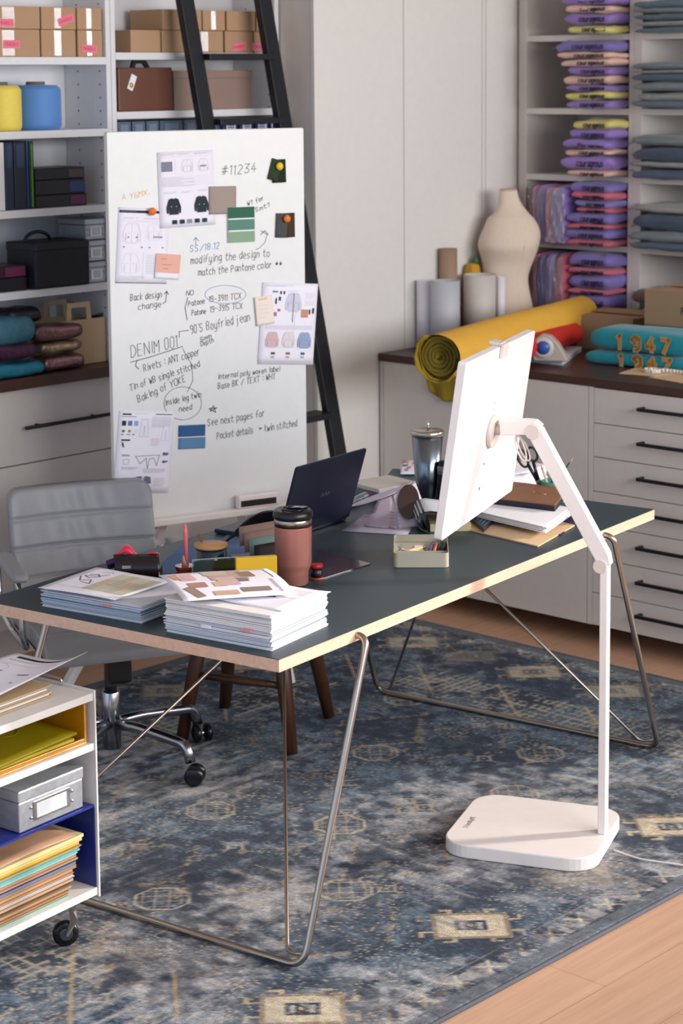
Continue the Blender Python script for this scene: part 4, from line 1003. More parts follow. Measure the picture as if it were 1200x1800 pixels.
# green pen cup with scissors, pens, pencil
cpos = desk_at(971, 882)
t_ = thing('pen_cup', 'sea green metal pen cup behind the stand arm', 'pen cup', cpos+Vector((0, 0, .0008)))
GRN = mat('sea_green', (78, 140, 118), .5)
G().lathe([(0, 0), (.036, 0), (.037, .002), (.037, .064), (.0345, .064), (.0345, .004), (0, .004)], 32).build('cup', GRN, t_)
def sc(p): return p
t_ = thing('scissors', 'black handled scissors standing in the sea green cup', 'scissors', cpos+Vector((-.016, -.012, .0062)))
up_ = (Vector((-.42*RT.x, -.42*RT.y, 1))).normalized(); sd = (RT-up_*RT.dot(up_)).normalized()
for s in (-1, 1):
    g = G(); g.bar([sd*s*.004, up_*.07+sd*s*.002], .0012, .006); g.build('blade', STEEL, t_)
    g = G(); c0 = up_*.145+sd*s*.016; ring = [c0+up_*.026*math.cos(a)*(1.1 if s < 0 else .85)+sd*.0135*math.sin(a) for a in [i*PI/9 for i in range(18)]]
    g.tube(ring, .0038, 8, closed=True); g.tube([up_*.066+sd*s*.002, up_*.122+sd*s*.009], [.005, .005], 8); g.build('handle', BLACKP, t_)
for i, (dx, dy, le, c, tip, lb) in enumerate((( .10, .0, .115, (30, 60, 52), (214, 150, 110), 'dark green pencil leaning right out of the green cup'), (-.34, .03, .095, (226, 196, 170), (200, 120, 110), 'cream pen leaning left in the green cup'), (-.24, -.1, .085, (40, 52, 110), (20, 20, 30), 'blue pen beside the cream pen in the green cup'))):
    u = (RT*(dx if i else 1.0)+Vector((0, 0, 1 if i else .95))).normalized() if i else (RT*.95+Vector((0, 0, 1.15))).normalized()
    if i == 0: u = (Vector((RT.x, RT.y, 0)).normalized()*.55+Vector((0, 0, .84))).normalized()
    b = cpos+Vector((0, 0, .008))+Vector((RT.x, RT.y, 0))*(-.022 if i == 0 else .012*(i-1))
    t_ = thing('pencil' if i == 0 else 'pen', lb, 'pencil' if i == 0 else 'pen', b)
    L = .150 if i == 0 else le+.015
    G().tube([Vector(), u*L*.88], .0034, 8).build('barrel', mat('pencil_c%d' % i, c, .4), t_); G().tube([u*L*.881, u*L], [.0034, .0008], 8).build('tip', mat('pencil_t%d' % i, tip, .5), t_)

# black curled magazine in front of the monitor's left corner
A, B_ = desk_at(735, 937), desk_at(790, 936); ux = (B_-A).normalized(); t_ = thing('curled_magazine', 'black covered magazine curling open with pale back, behind the desk tray', 'magazine', A, math.atan2(ux.y, ux.x))
g = G()
def cur(a, b, o=0):
    th = PI*.5+PI*(.95*b); r_ = .030-o
    if b < .45: q = b/.45; an = PI*1.5-q*PI; return (.026+r_*math.cos(an), a*.17, .032+r_*math.sin(an))
    q = (b-.45)/.55; return (.026+q*.13, a*.17, .032+r_-q*.018)
g.shell(lambda a, b: cur(1-a, b), 4, 18, .0022, 0); g.build('cover', mat('black_cover', (22, 26, 40), .35), t_)
g = G(); g.shell(lambda a, b: [v+d for v, d in zip(cur(1-a, .2+.8*b), (0, 0, .0024 if b > .3 else .0))], 4, 14, .0006, 0); g.build('pale_page', mat('pale_blue_page', (222, 226, 238), .6), t_)
G().box(.035, .15, .01, .16, .0008, .022).build('page_block', mat('cream_pages', (196, 184, 140), .7), t_)
# lavender sheet with hair photo, curling up
t_ = thing('curled_print', 'lavender printed sheet curling upright with a dark round photo, beside the laptop', 'print', desk_at(655, 930))
bx = lambda px, py, z: atz(px, py, z)-t_.location
def quadsurf(pts, n=10):      # bilinear patch with bulge
    a, b, c, d = pts
    return lambda u, v: (a.lerp(b, u)).lerp(d.lerp(c, u), v)
g = G(); lo = [Vector(desk_at(600, 934)), Vector(desk_at(716, 941)), Vector(desk_at(735, 910)), Vector(desk_at(640, 905))]
PL = mat('lavender_paper', (214, 206, 226), .7); 
L0 = t_.location
flat = [p-L0+Vector((0, 0, .0015)) for p in lo]
g.shell(quadsurf(flat), 4, 4, .0008, 0, nrm=(0, 0, 1)); g.build('flat_page', PL, t_)
p0, p1 = atz(632, 912, TZ+.004)-L0, atz(737, 905, TZ+.004)-L0
def stand(u, v):
    base = (atz(610, 893, TZ+.03)-L0).lerp(atz(738, 912, TZ+.004)-L0, u); top = (atz(612, 878, TZ+.045)-L0).lerp(atz(732, 890, TZ+.085)-L0, u)
    q = base.lerp(top, v); return q
def curl(u, v):
    # broad arch: left end low, right end standing
    x = u; an = PI*(.15+.85*u)
    pa = [atz(612, 893, TZ+.035)-L0, atz(665, 893, TZ+.040)-L0, atz(727, 940, TZ+.003)-L0]
    return None
g = G()
edge_lo = [(618, 906, .030), (655, 893, .048), (692, 876, .066), (722, 905, .022), (727, 938, .002)]
edge_hi = [(612, 892, .036), (650, 880, .052), (690, 862, .074), (733, 846, .088), (740, 872, .062)]
def pts(e): return [atz(x, y, TZ+z)-L0 for x, y, z in e]
EL, EH = pts([(612, 893, .036), (650, 883, .048), (688, 870, .062), (693, 862, .068)]), None
strip_lo = pts([(606, 893, .03), (640, 886, .045), (668, 877, .06), (691, 868, .07)]); strip_hi = pts([(633, 880, .034), (660, 869, .052), (697, 857, .072), (729, 845, .085)])
def lerpl(P, u):
    x = u*(len(P)-1); i = min(int(x), len(P)-2); return P[i].lerp(P[i+1], x-i)
right_lo = pts([(691, 868, .07), (695, 895, .04), (697, 930, .003)]); right_hi = pts([(729, 845, .085), (742, 880, .055), (738, 925, .003)])
g.shell(lambda u, v: lerpl(strip_lo, u).lerp(lerpl(strip_hi, u), v), 10, 4, .0007, 0, nrm=(.3, -.3, .8)); g.shell(lambda u, v: lerpl(right_lo, u).lerp(lerpl(right_hi, u), v), 12, 4, .0007, 0, nrm=(-.5, .5, .3)); g.build('curled_page', PL, t_)
left_lo = pts([(664, 879, .058), (650, 905, .03), (640, 925, .004)]); left_hi = pts([(690, 868, .069), (695, 895, .04), (697, 930, .003)])
g = G(); g.shell(lambda u, v: lerpl(left_lo, u).lerp(lerpl(left_hi, u), v), 12, 4, .0007, 0, nrm=(-.5, .5, .3)); g.build('folded_page', mat('mauve_paper', (186, 172, 190), .7), t_)
g = G()
cc = lerpl(right_lo, .42).lerp(lerpl(right_hi, .42), .5); ex = (lerpl(right_hi, .4)-lerpl(right_lo, .4))*.42; ey = (lerpl(right_lo, .85)-lerpl(right_lo, .05)+lerpl(right_hi, .85)-lerpl(right_hi, .05))*.26
nn = ex.cross(ey).normalized(); nn = nn if nn.dot(-FW) > 0 else -nn
g.poly([cc+nn*.0035+ex*math.cos(a)+ey*math.sin(a) for a in [i*PI/12 for i in range(24)]]); g.build('round_photo', mat('dark_hair_photo', (62, 42, 38), .5, noise_amt=.6, nscale=25), t_)
# box, book and spiral notebook behind
t_ = thing('archive_box', 'pale grey flat box behind the laptop lid', 'box', desk_at(660, 874), TRZ-.3)
G().box(-.085, .055, -.03, .12, .0008, .026).build('body', mat('grey_green_box', (120, 126, 120), .6), t_); G().box(-.09, .06, -.035, .125, .0262, .040).build('lid', mat('cream_box', (206, 200, 190), .5), t_, bevel=.003)
g = G(); g.box(.0, .018, -.0315, -.0302, .010, .016, 0); g.box(-.02, -.008, -.0315, -.0302, .006, .012, 1); g.box(.022, .036, -.0315, -.0302, .016, .022, 2); g.build('label_dots', [mat('dot_pink', (214, 70, 160), .5), mat('dot_yellow', (220, 200, 70), .5), mat('dot_violet', (110, 80, 170), .5)], t_)
t_ = thing('spiral_notebook', 'black spiral notebook beside the right edge of the laptop', 'notebook', desk_at(608, 888), TRZ+.2)
G().box(-.05, .03, -.05, .07, .0008, .012).build('cover', BLACKP, t_); g = G()
for k in range(12): g.tube([(.035+.010*math.cos(a), -.045+k*.010, .018+.012*math.sin(a)) for a in [i*PI/5 for i in range(10)]], .0012, 5, closed=True)
g.build('spiral_binding', CHROME, t_)['kind'] = 'stuff'
t_, c, P = quad_thing('blue_book', 'dark teal book under the coral photo print at the far edge of the desk', 'book', ((668, 858), (690, 832), (760, 838), (757, 868)), TZ, .016, mat('teal_book', (58, 84, 98), .5))
S = lay_sheet('photo_print', 'coral and pink photo print on the teal book at the far edge', (705, 808), (742, 808), (678, 834), TZ+.020, bend=lambda x, y: (x, y, .006*math.sin(y*14)+.002)); s = S[0]
r = random.Random(4)
for k in range(26): a, b, q = r.uniform(.1, .85), r.uniform(.12, .85), r.uniform(.05, .13); s.shape([(a+q*math.cos(i*PI/3), b+q*.7*math.sin(i*PI/3)) for i in range(6)], r.choice(((224, 140, 120), (238, 190, 176), (170, 140, 170), (214, 110, 96), (90, 80, 110))))
fin(S)
t_ = thing('black_case', 'small black upright case right of the steel cup', 'case', desk_at(786, 886), TRZ); G().box(-.03, .02, -.01, .02, .0008, .13).build('body', BLACKP, t_, bevel=.006); G().box(-.028, .018, -.012, -.0105, .09, .115).build('clasp', CHROME, t_)

# ---- clutter between the piles and the laptop
t_, c, P = quad_thing('blue_folder', 'slate blue card folder lying at the far side of the desk behind the jar', 'folder', ((375, 962), (436, 908), (505, 914), (462, 985)), TZ, .003, mat('slate_folder', (74, 92, 112), .6))
t_, c, P = quad_thing('blue_envelope', 'bright blue envelope partly under the lidded jar', 'envelope', ((262, 1012), (318, 962), (434, 950), (440, 1008)), TZ+.0035, .004, mat('bright_blue', (44, 86, 140), .6))
JZ0 = TZ+.008
t_ = thing('lidded_jar', 'dark teal glass jar with wooden lid and small spoon', 'jar', atz(371, 1000, JZ0)); JM = mat('teal_glass', (16, 44, 56), .12, coat=.5)
G().lathe([(0, .0008), (.040, .0008), (.0415, .004), (.0415, .058)], 36).build('jar_body', JM, t_); G().lathe([(.044, .0585), (.0445, .062), (.044, .067), (0, .0675)], 36).build('lid', wood_mat('lid_wood', (188, 134, 84), (206, 154, 104), axis=0, bands=40), t_)
g = G(); g.tube([(-.036, -.0, .069), (-.056, .012, .078)], [.003, .0055], 8); g.build('spoon', mat('spoon_wood', (140, 96, 50), .5), t_)
t_ = thing('sign_holder', 'clear acrylic sign holder with dark green card in front of the jar', 'sign', atz(378, 1026, TZ), math.atan2(RT.y, RT.x)+.25)
G().box(-.058, .060, -.004, .000, .0008, .066).build('acrylic_panel', clear_mat('acrylic', (220, 235, 235), mixf=.15, rough=.05, bump=0), t_); g = G(); g.box(-.054, .052, .0004, .0012, .004, .060); g.build('green_card', mat('deep_green', (14, 44, 44), .5), t_)
g = G(); g.tube([(-.058, -.002, .002), (-.058, -.002, .066), (.06, -.002, .066)], .0016, 6); g.build('clear_edge', mat('glass_edge', (150, 180, 180), .2), t_)
g = G(); stroke_text(g, 'iiLi', (-.030, -.0046, .012), (1, 0, 0), (0, 0, 1), .012, .002); g.build('printed_mark', PAPER, t_)
t_ = thing('yellow_box', 'bright yellow box standing left of the rose tumbler', 'box', atz(452, 1047, TZ), math.atan2(RT.y, RT.x)+.12)
G().box(-.055, .048, -.018, .0, .0008, .102, X=rotm(rz=.10)).build('body', mat('yellow_card', (214, 168, 20), .45), t_, bevel=.0015)
t_ = thing('accordion_wallet', 'open dark leather wallet holding papers, behind the yellow box', 'wallet', atz(448, 990, TZ)+Vector((0, 0, .001)), math.atan2(RT.y, RT.x)+.25); t_.scale = (1.15, 1.0, 1.25)
g = G(); g.shell(lambda a, b: (-.062+.145*a, .02+.05*b, .016+.092*math.sin(PI*min(1, .12+a*.55))*(1-.45*b)), 16, 8, .003); g.build('flap', mat('dark_leather', (26, 16, 24), .4), t_)
for k, c in enumerate(((150, 120, 108), (150, 120, 108), (120, 146, 136), (30, 20, 24))):
    g = G(); g.shell(lambda a, b: (-.035+.03*k*.3+.12*a, -.016*k+.01*b, .078-.011*k+.012*a-.04*(1-b)), 8, 3, .0015); g.build('paper_insert', mat('wallet_insert_%d' % k, c, .6), t_)
G().box(-.05, .085, -.045, .05, .0008, .012).build('back', mat('dark_leather', (26, 16, 24), .4), t_)
t_, c, P = quad_thing('maroon_folder', 'thin dark maroon clear folder lying right of the rose tumbler', 'folder', ((545, 1012), (560, 968), (652, 992), (560, 1020)), TZ, .0025, mat('maroon_film', (70, 50, 56), .2, coat=.5))
t_ = thing('ribbon_spool', 'small red and black ribbon spool behind the rose tumbler', 'spool', atz(556, 1018, TZ)); G().lathe([(.014, .001), (.014, .030)], 20).build('black_core', BLACKP, t_); G().lathe([(.017, .0305), (.017, .040), (0, .0405)], 20).build('red_top', mat('red_plastic', (176, 30, 34), .4), t_); G().lathe([(.0165, .0), (.0165, .006)], 20).build('red_foot', mat('red_foot', (150, 50, 40), .4), t_)
# pencil stand with pink pen
t_ = thing('amber_stand', 'amber glass faceted pen stand with a pink pen', 'stand', atz(326, 1018, TZ)); AM = mat('amber_glass', (150, 60, 40), .1, coat=1, noise_amt=.3)
g = G(); r = random.Random(3)
for k in range(9): a = k*2*PI/9; g.box(-.006, .006, -.005, .005, .001, .034+r.uniform(-.003, .003), X=rotm(rz=a, loc=(.017*math.cos(a), .017*math.sin(a), 0)))
g.lathe([(.012, .001), (.026, .030), (.027, .036), (.008, .037)], 9, smooth=False); g.build('faceted_base', AM, t_)
G().lathe([(.010, .037), (.006, .062)], 12).build('cone_insert', mat('blush_cone', (206, 160, 140), .4), t_)
t_ = thing('pink_pen', 'pink ballpoint pen standing upright in the amber stand', 'pen', atz(326, 1018, TZ)+Vector((0, 0, .041))); g = G(); g.tube([(.004, 0, -.002), (.003, .0, .082), (.0025, 0, .102)], [.0055, .0055, .0035], 12); g.build('barrel', mat('pink_barrel', (222, 110, 118), .35), t_)
# black roll-top case with cloth
t_ = thing('black_pouch', 'black leather pouch with silver plate and red cloth spilling out', 'pouch', atz(238, 1022, TZ), math.atan2(RT.y, RT.x)+.03)
g = G(); g.shell(lambda a, b: (-.055+.115*a+.006*math.sin(b*3), -.006-.030*math.sin(PI*b)**.8, .003+.070*b), 14, 12, .003); g.prism([(-.055, -.01), (.062, -.01), (.066, .06), (-.052, .06)], .001, .03); g.build('body', mat('black_leather', (24, 14, 20), .4), t_)
G().box(-.030, -.008, -.0385, -.0368, .043, .051).build('silver_plate', CHROME, t_); G().tube([(.064, -.03, .002), (.063, -.034, .03), (.058, -.012, .070)], .0018, 6).build('piping', mat('tan_piping', (150, 112, 70), .5), t_)
g = G(); g.shell(lambda a, b: (-.05+.11*a, -.004+.05*b, .073+.024*math.exp(-((a-.28)/.16)**2)*math.sin(PI*b)**.5-.012*b+.004*math.sin(a*9)), 18, 8, .004); g.build('red_cloth', mat('red_silk', (206, 20, 60), .45, sheen=.3), t_)
g = G(); g.shell(lambda a, b: (-.075+.035*a, .0+.04*b, .055+.012*a-.02*b), 5, 5, .014); g.build('purple_cloth', mat('purple_silk', (70, 20, 96), .5), t_)
# white strips at the far edge
for i, (A, B_, lb) in enumerate((((438, 918), (492, 898), 'white paper strip sticking out beyond the laptop at the far desk edge'), ((468, 930), (490, 908), 'short white paper strip beside the dark wallet'))):
    P = [atz(*A, TZ+.004), atz(*B_, TZ+.004)]; d = (P[1]-P[0]).normalized(); s_ = Vector((-d.y, d.x, 0))*.007; c = P[0]; t_ = thing('paper_strip', lb, 'paper', (c.x, c.y, TZ+.0032)); P = ccw([-s_, P[1]-P[0]-s_, P[1]-P[0]+s_, s_]); G().prism([(p.x, p.y) for p in P], .0008, .0022).build('strip', PAPER, t_)
# ================================================================ office chair
HUB = Vector((-4.39, 3.71, 0)); CRZ = math.atan2(-.44, .9)
t = thing('office_chair', 'grey padded leather office chair with chrome frame and polished five-star base on casters', 'chair', (HUB.x, HUB.y, .0093), CRZ)
LEA = mat('grey_leather', (140, 142, 146), .38, noise_amt=.06, bump=.15, bscale=260)
def pad_seam(u): return abs(((u*4) % 1)-.5)*2
g = G()
def back(a, b, o=0):      # a across, b up; gentle wrap and lean
    y = -.222+.444*a; z = .43+.345*b; lean = -.275-.095*b; wrap = .03*(2*a-1)**2; sm = min(1, (pad_seam(b*.98+.01))); puff = .012*(1-max(0, (sm-.86)/.14)**1.5); ed = 1-max(0, (abs(2*a-1)-.86)/.14)**2*.5
    wr = .0025*math.sin(a*46+b*9)*math.exp(-((a-.5)/.22)**2)*math.sin(PI*((b*4) % 1))
    return (lean+wrap+(puff*ed+wr)*(1 if o == 0 else -1)+(.014 if o == 0 else -.014), y, z)
nu, nv = 44, 48
vs = [back(i/nu, j/nv) for j in range(nv+1) for i in range(nu+1)]+[back(i/nu, j/nv, 1) for j in range(nv+1) for i in range(nu+1)]
K = (nu+1)*(nv+1); W = nu+1
fs = [(j*W+i, j*W+i+1, (j+1)*W+i+1, (j+1)*W+i) for j in range(nv) for i in range(nu)]+[(K+j*W+i, K+(j+1)*W+i, K+(j+1)*W+i+1, K+j*W+i+1) for j in range(nv) for i in range(nu)]
for i in range(nu): fs += [(i, K+i, K+i+1, i+1), (nv*W+i, nv*W+i+1, K+nv*W+i+1, K+nv*W+i)]
for j in range(nv): fs += [(j*W, (j+1)*W, K+(j+1)*W, K+j*W), (j*W+nu, K+j*W+nu, K+(j+1)*W+nu, (j+1)*W+nu)]
# round the upper corners
def rc(p):
    x, y, z = p; R = .035; zt_ = .775; cy = .222-R; cz = zt_-R
    if abs(y) > cy and z > cz:
        dy, dz = abs(y)-cy, z-cz; m_ = max(dy, dz); l = math.hypot(dy, dz)
        if l > 0: k = m_/l; y = math.copysign(cy+dy*k, y); z = cz+dz*k
    return (x, y, z)
g._add([rc(p) for p in vs], fs, 0, True); bk = g.build('backrest', LEA, t)
g = G()
for b in (.25, .5, .75):
    for s in (-.006, .006): g.tube([tuple(Vector(back(a/20, b+s))+Vector((.0005, 0, 0))) for a in range(21)], .0011, 5)
g.build('stitching', mat('pale_thread', (176, 178, 182), .6), bk)['kind'] = 'stuff'
g = G()
def seat(a, b, o=0):
    x = -.24+.47*a; y = -.235+.47*b; sm = min(1, pad_seam(a)); puff = .012*(1-max(0, (sm-.84)/.16)**1.5); drop = .035*max(0, (a-.8)/.2)**2; z = .435-drop+puff
    return (x, y, z if o == 0 else .395-drop*.6)
vs = [seat(i/nu, j/24) for j in range(25) for i in range(nu+1)]+[seat(i/nu, j/24, 1) for j in range(25) for i in range(nu+1)]; K = (nu+1)*25
fs = [(j*W+i, j*W+i+1, (j+1)*W+i+1, (j+1)*W+i) for j in range(24) for i in range(nu)]+[(K+j*W+i, K+(j+1)*W+i, K+(j+1)*W+i+1, K+j*W+i+1) for j in range(24) for i in range(nu)]
for i in range(nu): fs += [(i, K+i, K+i+1, i+1), (24*W+i, 24*W+i+1, K+24*W+i+1, K+24*W+i)]
for j in range(24): fs += [(j*W, (j+1)*W, K+(j+1)*W, K+j*W), (j*W+nu, K+j*W+nu, K+(j+1)*W+nu, (j+1)*W+nu)]
g._add(vs, fs, 0, True); g.build('seat', LEA, t, bevel=.004)
g = G(); g.box(-.235, .215, -.232, .232, .383, .394); g.build('seat_pan', BLACKP, t, bevel=.003)
for s in (-1, 1):
    g = G(); y = s*.262
    g.tube(smoothpath([(-.30, s*.225, .56), (-.30, y, .565), (-.285, y, .575), (.00, y, .565), (.03, y, .54), (.03, y, .42), (.01, s*.245, .378), (-.20, s*.245, .378), (-.285, y, .43), (-.30, y, .555)], .03, 5), .0095, 12); g.build('arm_frame', CHROME, t)
    g = G(); g.pillow(.29, .052, .034, X=Matrix.Translation((-.105, y, .578))@Matrix.Rotation(.05, 4, 'Y'), e1=.5, e2=.4); g.build('armrest', LEA, t)
g = G(); g.box(-.09, .09, -.06, .06, .355, .3825); g.build('tilt_mechanism', BLACKP, t, bevel=.006)
G().box(.045, .105, -.03, .04, .27, .36, X=Matrix.Rotation(.0, 4, 'Z')).build('tension_box', BLACKP, t, bevel=.010)
G().tube([(.06, .10, .375), (.10, .17, .372)], .008, 8).build('lever', BLACKP, t)
G().lathe([(.018, .20), (.018, .36)], 20).build('gas_piston', mat('piston_grey', (110, 114, 120), .25, metal=.9), t); G().lathe([(.028, .05), (.028, .22), (.024, .225)], 24).build('column', ALU, t)
wh = [math.atan2(3.758-3.71, -4.032+4.39), math.atan2(3.978-3.71, -4.295+4.39)]
a0_ = wh[0]-CRZ
for k in range(5):
    a = a0_+k*2*PI/5; c, s = math.cos(a), math.sin(a); g = G()
    g.tube(smoothpath([(.02*c, .02*s, .125), (.10*c, .10*s, .128), (.285*c, .285*s, .112), (.300*c, .300*s, .062)], .03, 5), [.021]*4+[.018]*8+[.013]*0 if 0 else .0155, 14); leg = g.build('base_leg', ALU, t)
    w_ = G(); ca = (.62 if k != 1 else -.35)-CRZ; ax = Vector((math.sin(ca), -math.cos(ca), 0)); cp = Vector((.315*c, .315*s, .0285))
    for q in (-1, 1): w_.lathe([(0, -.009), (.021, -.009), (.0275, -.005), (.0275, .005), (.021, .009), (0, .009)], 24, X=basis(cp+ax*q*.018, (0, 0, 1), ax.cross(Vector((0, 0, 1)))*1, ax))
    w_.build('caster', mat('caster_black', (12, 14, 22), .3), t)
    G().lathe([(.010, -.008), (.010, .008)], 16, X=basis(cp, (0, 0, 1), ax.cross(Vector((0, 0, 1))), ax)).build('caster_axle', CHROME, t)

# ================================================================ wooden stool under the desk
LG = [Vector((-4.044, 4.113, .0092)), Vector((-4.395, 3.993, .0092)), Vector((-4.205, 4.446, .0092)), Vector((-4.526, 4.299, .0092))]
sc_ = sum(LG, Vector())/4; t = thing('wooden_stool', 'dark brown wooden stool with four splayed legs standing under the desk', 'stool', (sc_.x, sc_.y, .0092))
SW = wood_mat('dark_stool_wood', (58, 34, 22), (84, 50, 32), rough=.4, axis=2, bands=30)
T = []
for p in LG:
    q = p-sc_; q.z = 0; u = q*.62; u.z = .44; T.append((q, u)); g = G(); g.tube([q+Vector((0, 0, .004)), q.lerp(u, .5), u], [.0185, .0235, .022], 14); g.build('leg', SW, t)
def at_h(i, z): q, u = T[i]; k = z/.44; return q.lerp(u, k)
for (i, j, z) in ((0, 1, .20), (2, 3, .20), (0, 2, .27), (1, 3, .27)): G().tube([at_h(i, z), (at_h(i, z)+at_h(j, z))/2, at_h(j, z)], [.010, .014, .010], 10).build('stretcher', SW, t)
G().lathe([(.0, .44), (.14, .44), (.165, .448), (.168, .462), (.15, .47), (0, .466)], 40, X=Matrix.Diagonal((1, .9, 1, 1))).build('seat', SW, t)

# ================================================================ trolley cart at the lower left
CC = Vector((-3.49, 2.896, 0)); t = thing('rolling_cart', 'white and blue metal rolling cart with open shelves at the lower left of the desk', 'cart', CC+Vector((0, 0, .0093)), TRZ-.02)
z_ = lambda v: v-.0093
CWH = mat('cart_white', (226, 220, 214), .45); CBL = mat('cart_blue', (22, 40, 120), .35, coat=.3); Wc, Dc = .40, .36      # along y negative, depth to -x
def cart_board(z0, z1, m=CWH, nm='shelf'): return G().box(-Dc, 0, -Wc, -.0005, z_(z0), z_(z1)).build(nm, m, t, bevel=.001)
cart_board(.587, .605, nm='top'); cart_board(.468, .485); G().box(-Dc+.004, -.004, -Wc+.004, -.002, z_(.330), z_(.336)).build('blue_shelf', CBL, t); cart_board(.117, .135, nm='bottom_shelf')
for y0, y1 in ((0, .005), (-Wc-.005, -Wc)):
    G().box(-Dc-.001, .004, y0, y1, z_(.112), z_(.612)).build('side_panel', CWH, t, bevel=.001)
for y0, y1 in ((-.0035, -.0010), (-Wc+.001, -Wc+.0035)): G().box(-Dc+.004, -.003, y0, y1, z_(.136), z_(.3295)).build('blue_liner', CBL, t)
G().box(-Dc-.004, -Dc-.0012, -Wc, .0, z_(.112), z_(.605)).build('back_panel', CBL, t)
G().tube(smoothpath([(-Dc+.03, .0, z_(.6055)), (-Dc+.03, 0, z_(.622)), (-.10, 0, z_(.622)), (-.10, 0, z_(.6055))], .008, 3), .003, 8).build('rail', CHROME, t)
for cx, cy in ((-.035, -.075), (-.035, -Wc+.04), (-Dc+.04, -.04), (-Dc+.04, -Wc+.04)):
    g = G(); ax = Vector((.78, -.62, 0)).normalized(); c_ = Vector((cx, cy, .031)); Xc = basis(c_, (0, 0, 1), ax.cross(Vector((0, 0, 1))), ax)
    g.lathe([(0, -.009), (.022, -.010), (.030, -.006), (.030, .006), (.022, .010), (0, .009)], 28, X=Xc); w_ = g.build('caster_wheel', mat('caster_black', (12, 14, 22), .3), t)
    G().lathe([(.013, -.0125), (.016, -.0105), (.016, .0105), (.013, .0125)], 20, X=Xc).build('hub', mat('hub_grey', (90, 96, 106), .3, metal=.8), w_)
    g = G(); g.bar([c_+Vector((.012, -.010, .002)), c_+Vector((.022, .008, .036)), c_+Vector((.0, .02, .070))], .009, .003); g.lathe([(.010, z_(.10)), (.010, z_(.1165))], 14, X=Matrix.Translation((cx, cy+.02, 0))); g.build('caster_fork', CHROME, t)
def cl(x, y, z): return CC+Matrix.Rotation(TRZ-.02, 4, 'Z') @ Vector((x, y, z))
CRT = TRZ-.02
# amber tray compartment with yellow folder
t = thing('amber_tray', 'translucent amber tray in the top opening of the cart', 'tray', cl(-.17, -.2, .4858), CRT)
AMB = mat('amber_plastic', (184, 124, 14), .25, noise_amt=.15); g = G(); g.box(-.17, .160, -.185, .185, .0, .004); g.box(-.17, -.166, -.185, .185, .004, .095); g.box(-.166, .160, .179, .185, .004, .095); g.box(-.166, .160, -.185, -.179, .004, .095); g.box(.153, .160, -.179, .179, .004, .014)
g.build('tray_shell', AMB, t, bevel=.001)
t = thing('yellow_folder', 'yellow plastic document folder lying in the amber tray', 'folder', cl(-.165, -.2, .4905), CRT)
g = G(); g.shell(lambda a, b: (-.145+.29*a, -.165+.33*b, .018+.012*b+.004*math.sin(a*5)), 10, 12, .006); g.build('cover', mat('olive_yellow', (150, 134, 10), .35, coat=.3), t); g = G(); g.tube([(.0+.045*math.cos(a), .06+.035*math.sin(a), .0285+.0012*math.sin(a)) for a in [i*PI/14 for i in range(28)]], .0009, 5, closed=True); g.build('disc_outline', mat('olive_line', (140, 124, 8), .4), t); G().box(-.14, .14, -.16, .16, .0005, .012).build('sheets', mat('yellow_pages', (190, 172, 40), .6), t)
# galvanised box
GALV = mat('galvanised_steel', (172, 177, 185), .3, metal=.6, noise_amt=.25, nscale=60)
def metal_box(nm, label, loc, rz, w_, d, h, grp=None):
    t = thing(nm, label, 'box', loc, rz, grp)
    G().box(-d, 0, -w_/2, w_/2, .0008, h*.72).build('box_body', GALV, t, bevel=.003); G().box(-d-.002, .002, -w_/2-.002, w_/2+.002, h*.722, h).build('lid', GALV, t, bevel=.003)
    g = G(); f = w_*.28
    for y0, y1, z0, z1 in ((-f, f, h*.58, h*.63), (-f, f, h*.18, h*.23), (-f, -f+.008, h*.23, h*.58), (f-.008, f, h*.23, h*.58)): g.box(.0008, .0032, y0, y1, z0, z1)
    for y in (-f-.008, f+.008):
        for z in (h*.28, h*.52): g.lathe([(0, 0), (.004, .0), (.003, .003), (0, .0035)], 10, X=basis((.0008, y, z), (0, 1, 0), (0, 0, 1), (1, 0, 0)))
    fr = g.build('label_frame', CHROME, t); G().box(.0005, .0012, -f+.008, f-.008, h*.23, h*.58).build('label_card', mat('label_grey', (196, 200, 204), .5), fr)
    return t
metal_box('metal_box', 'galvanised metal box with label frame on the blue shelf of the cart', cl(-.012, -.132, .3365), CRT, .205, .26, .098)
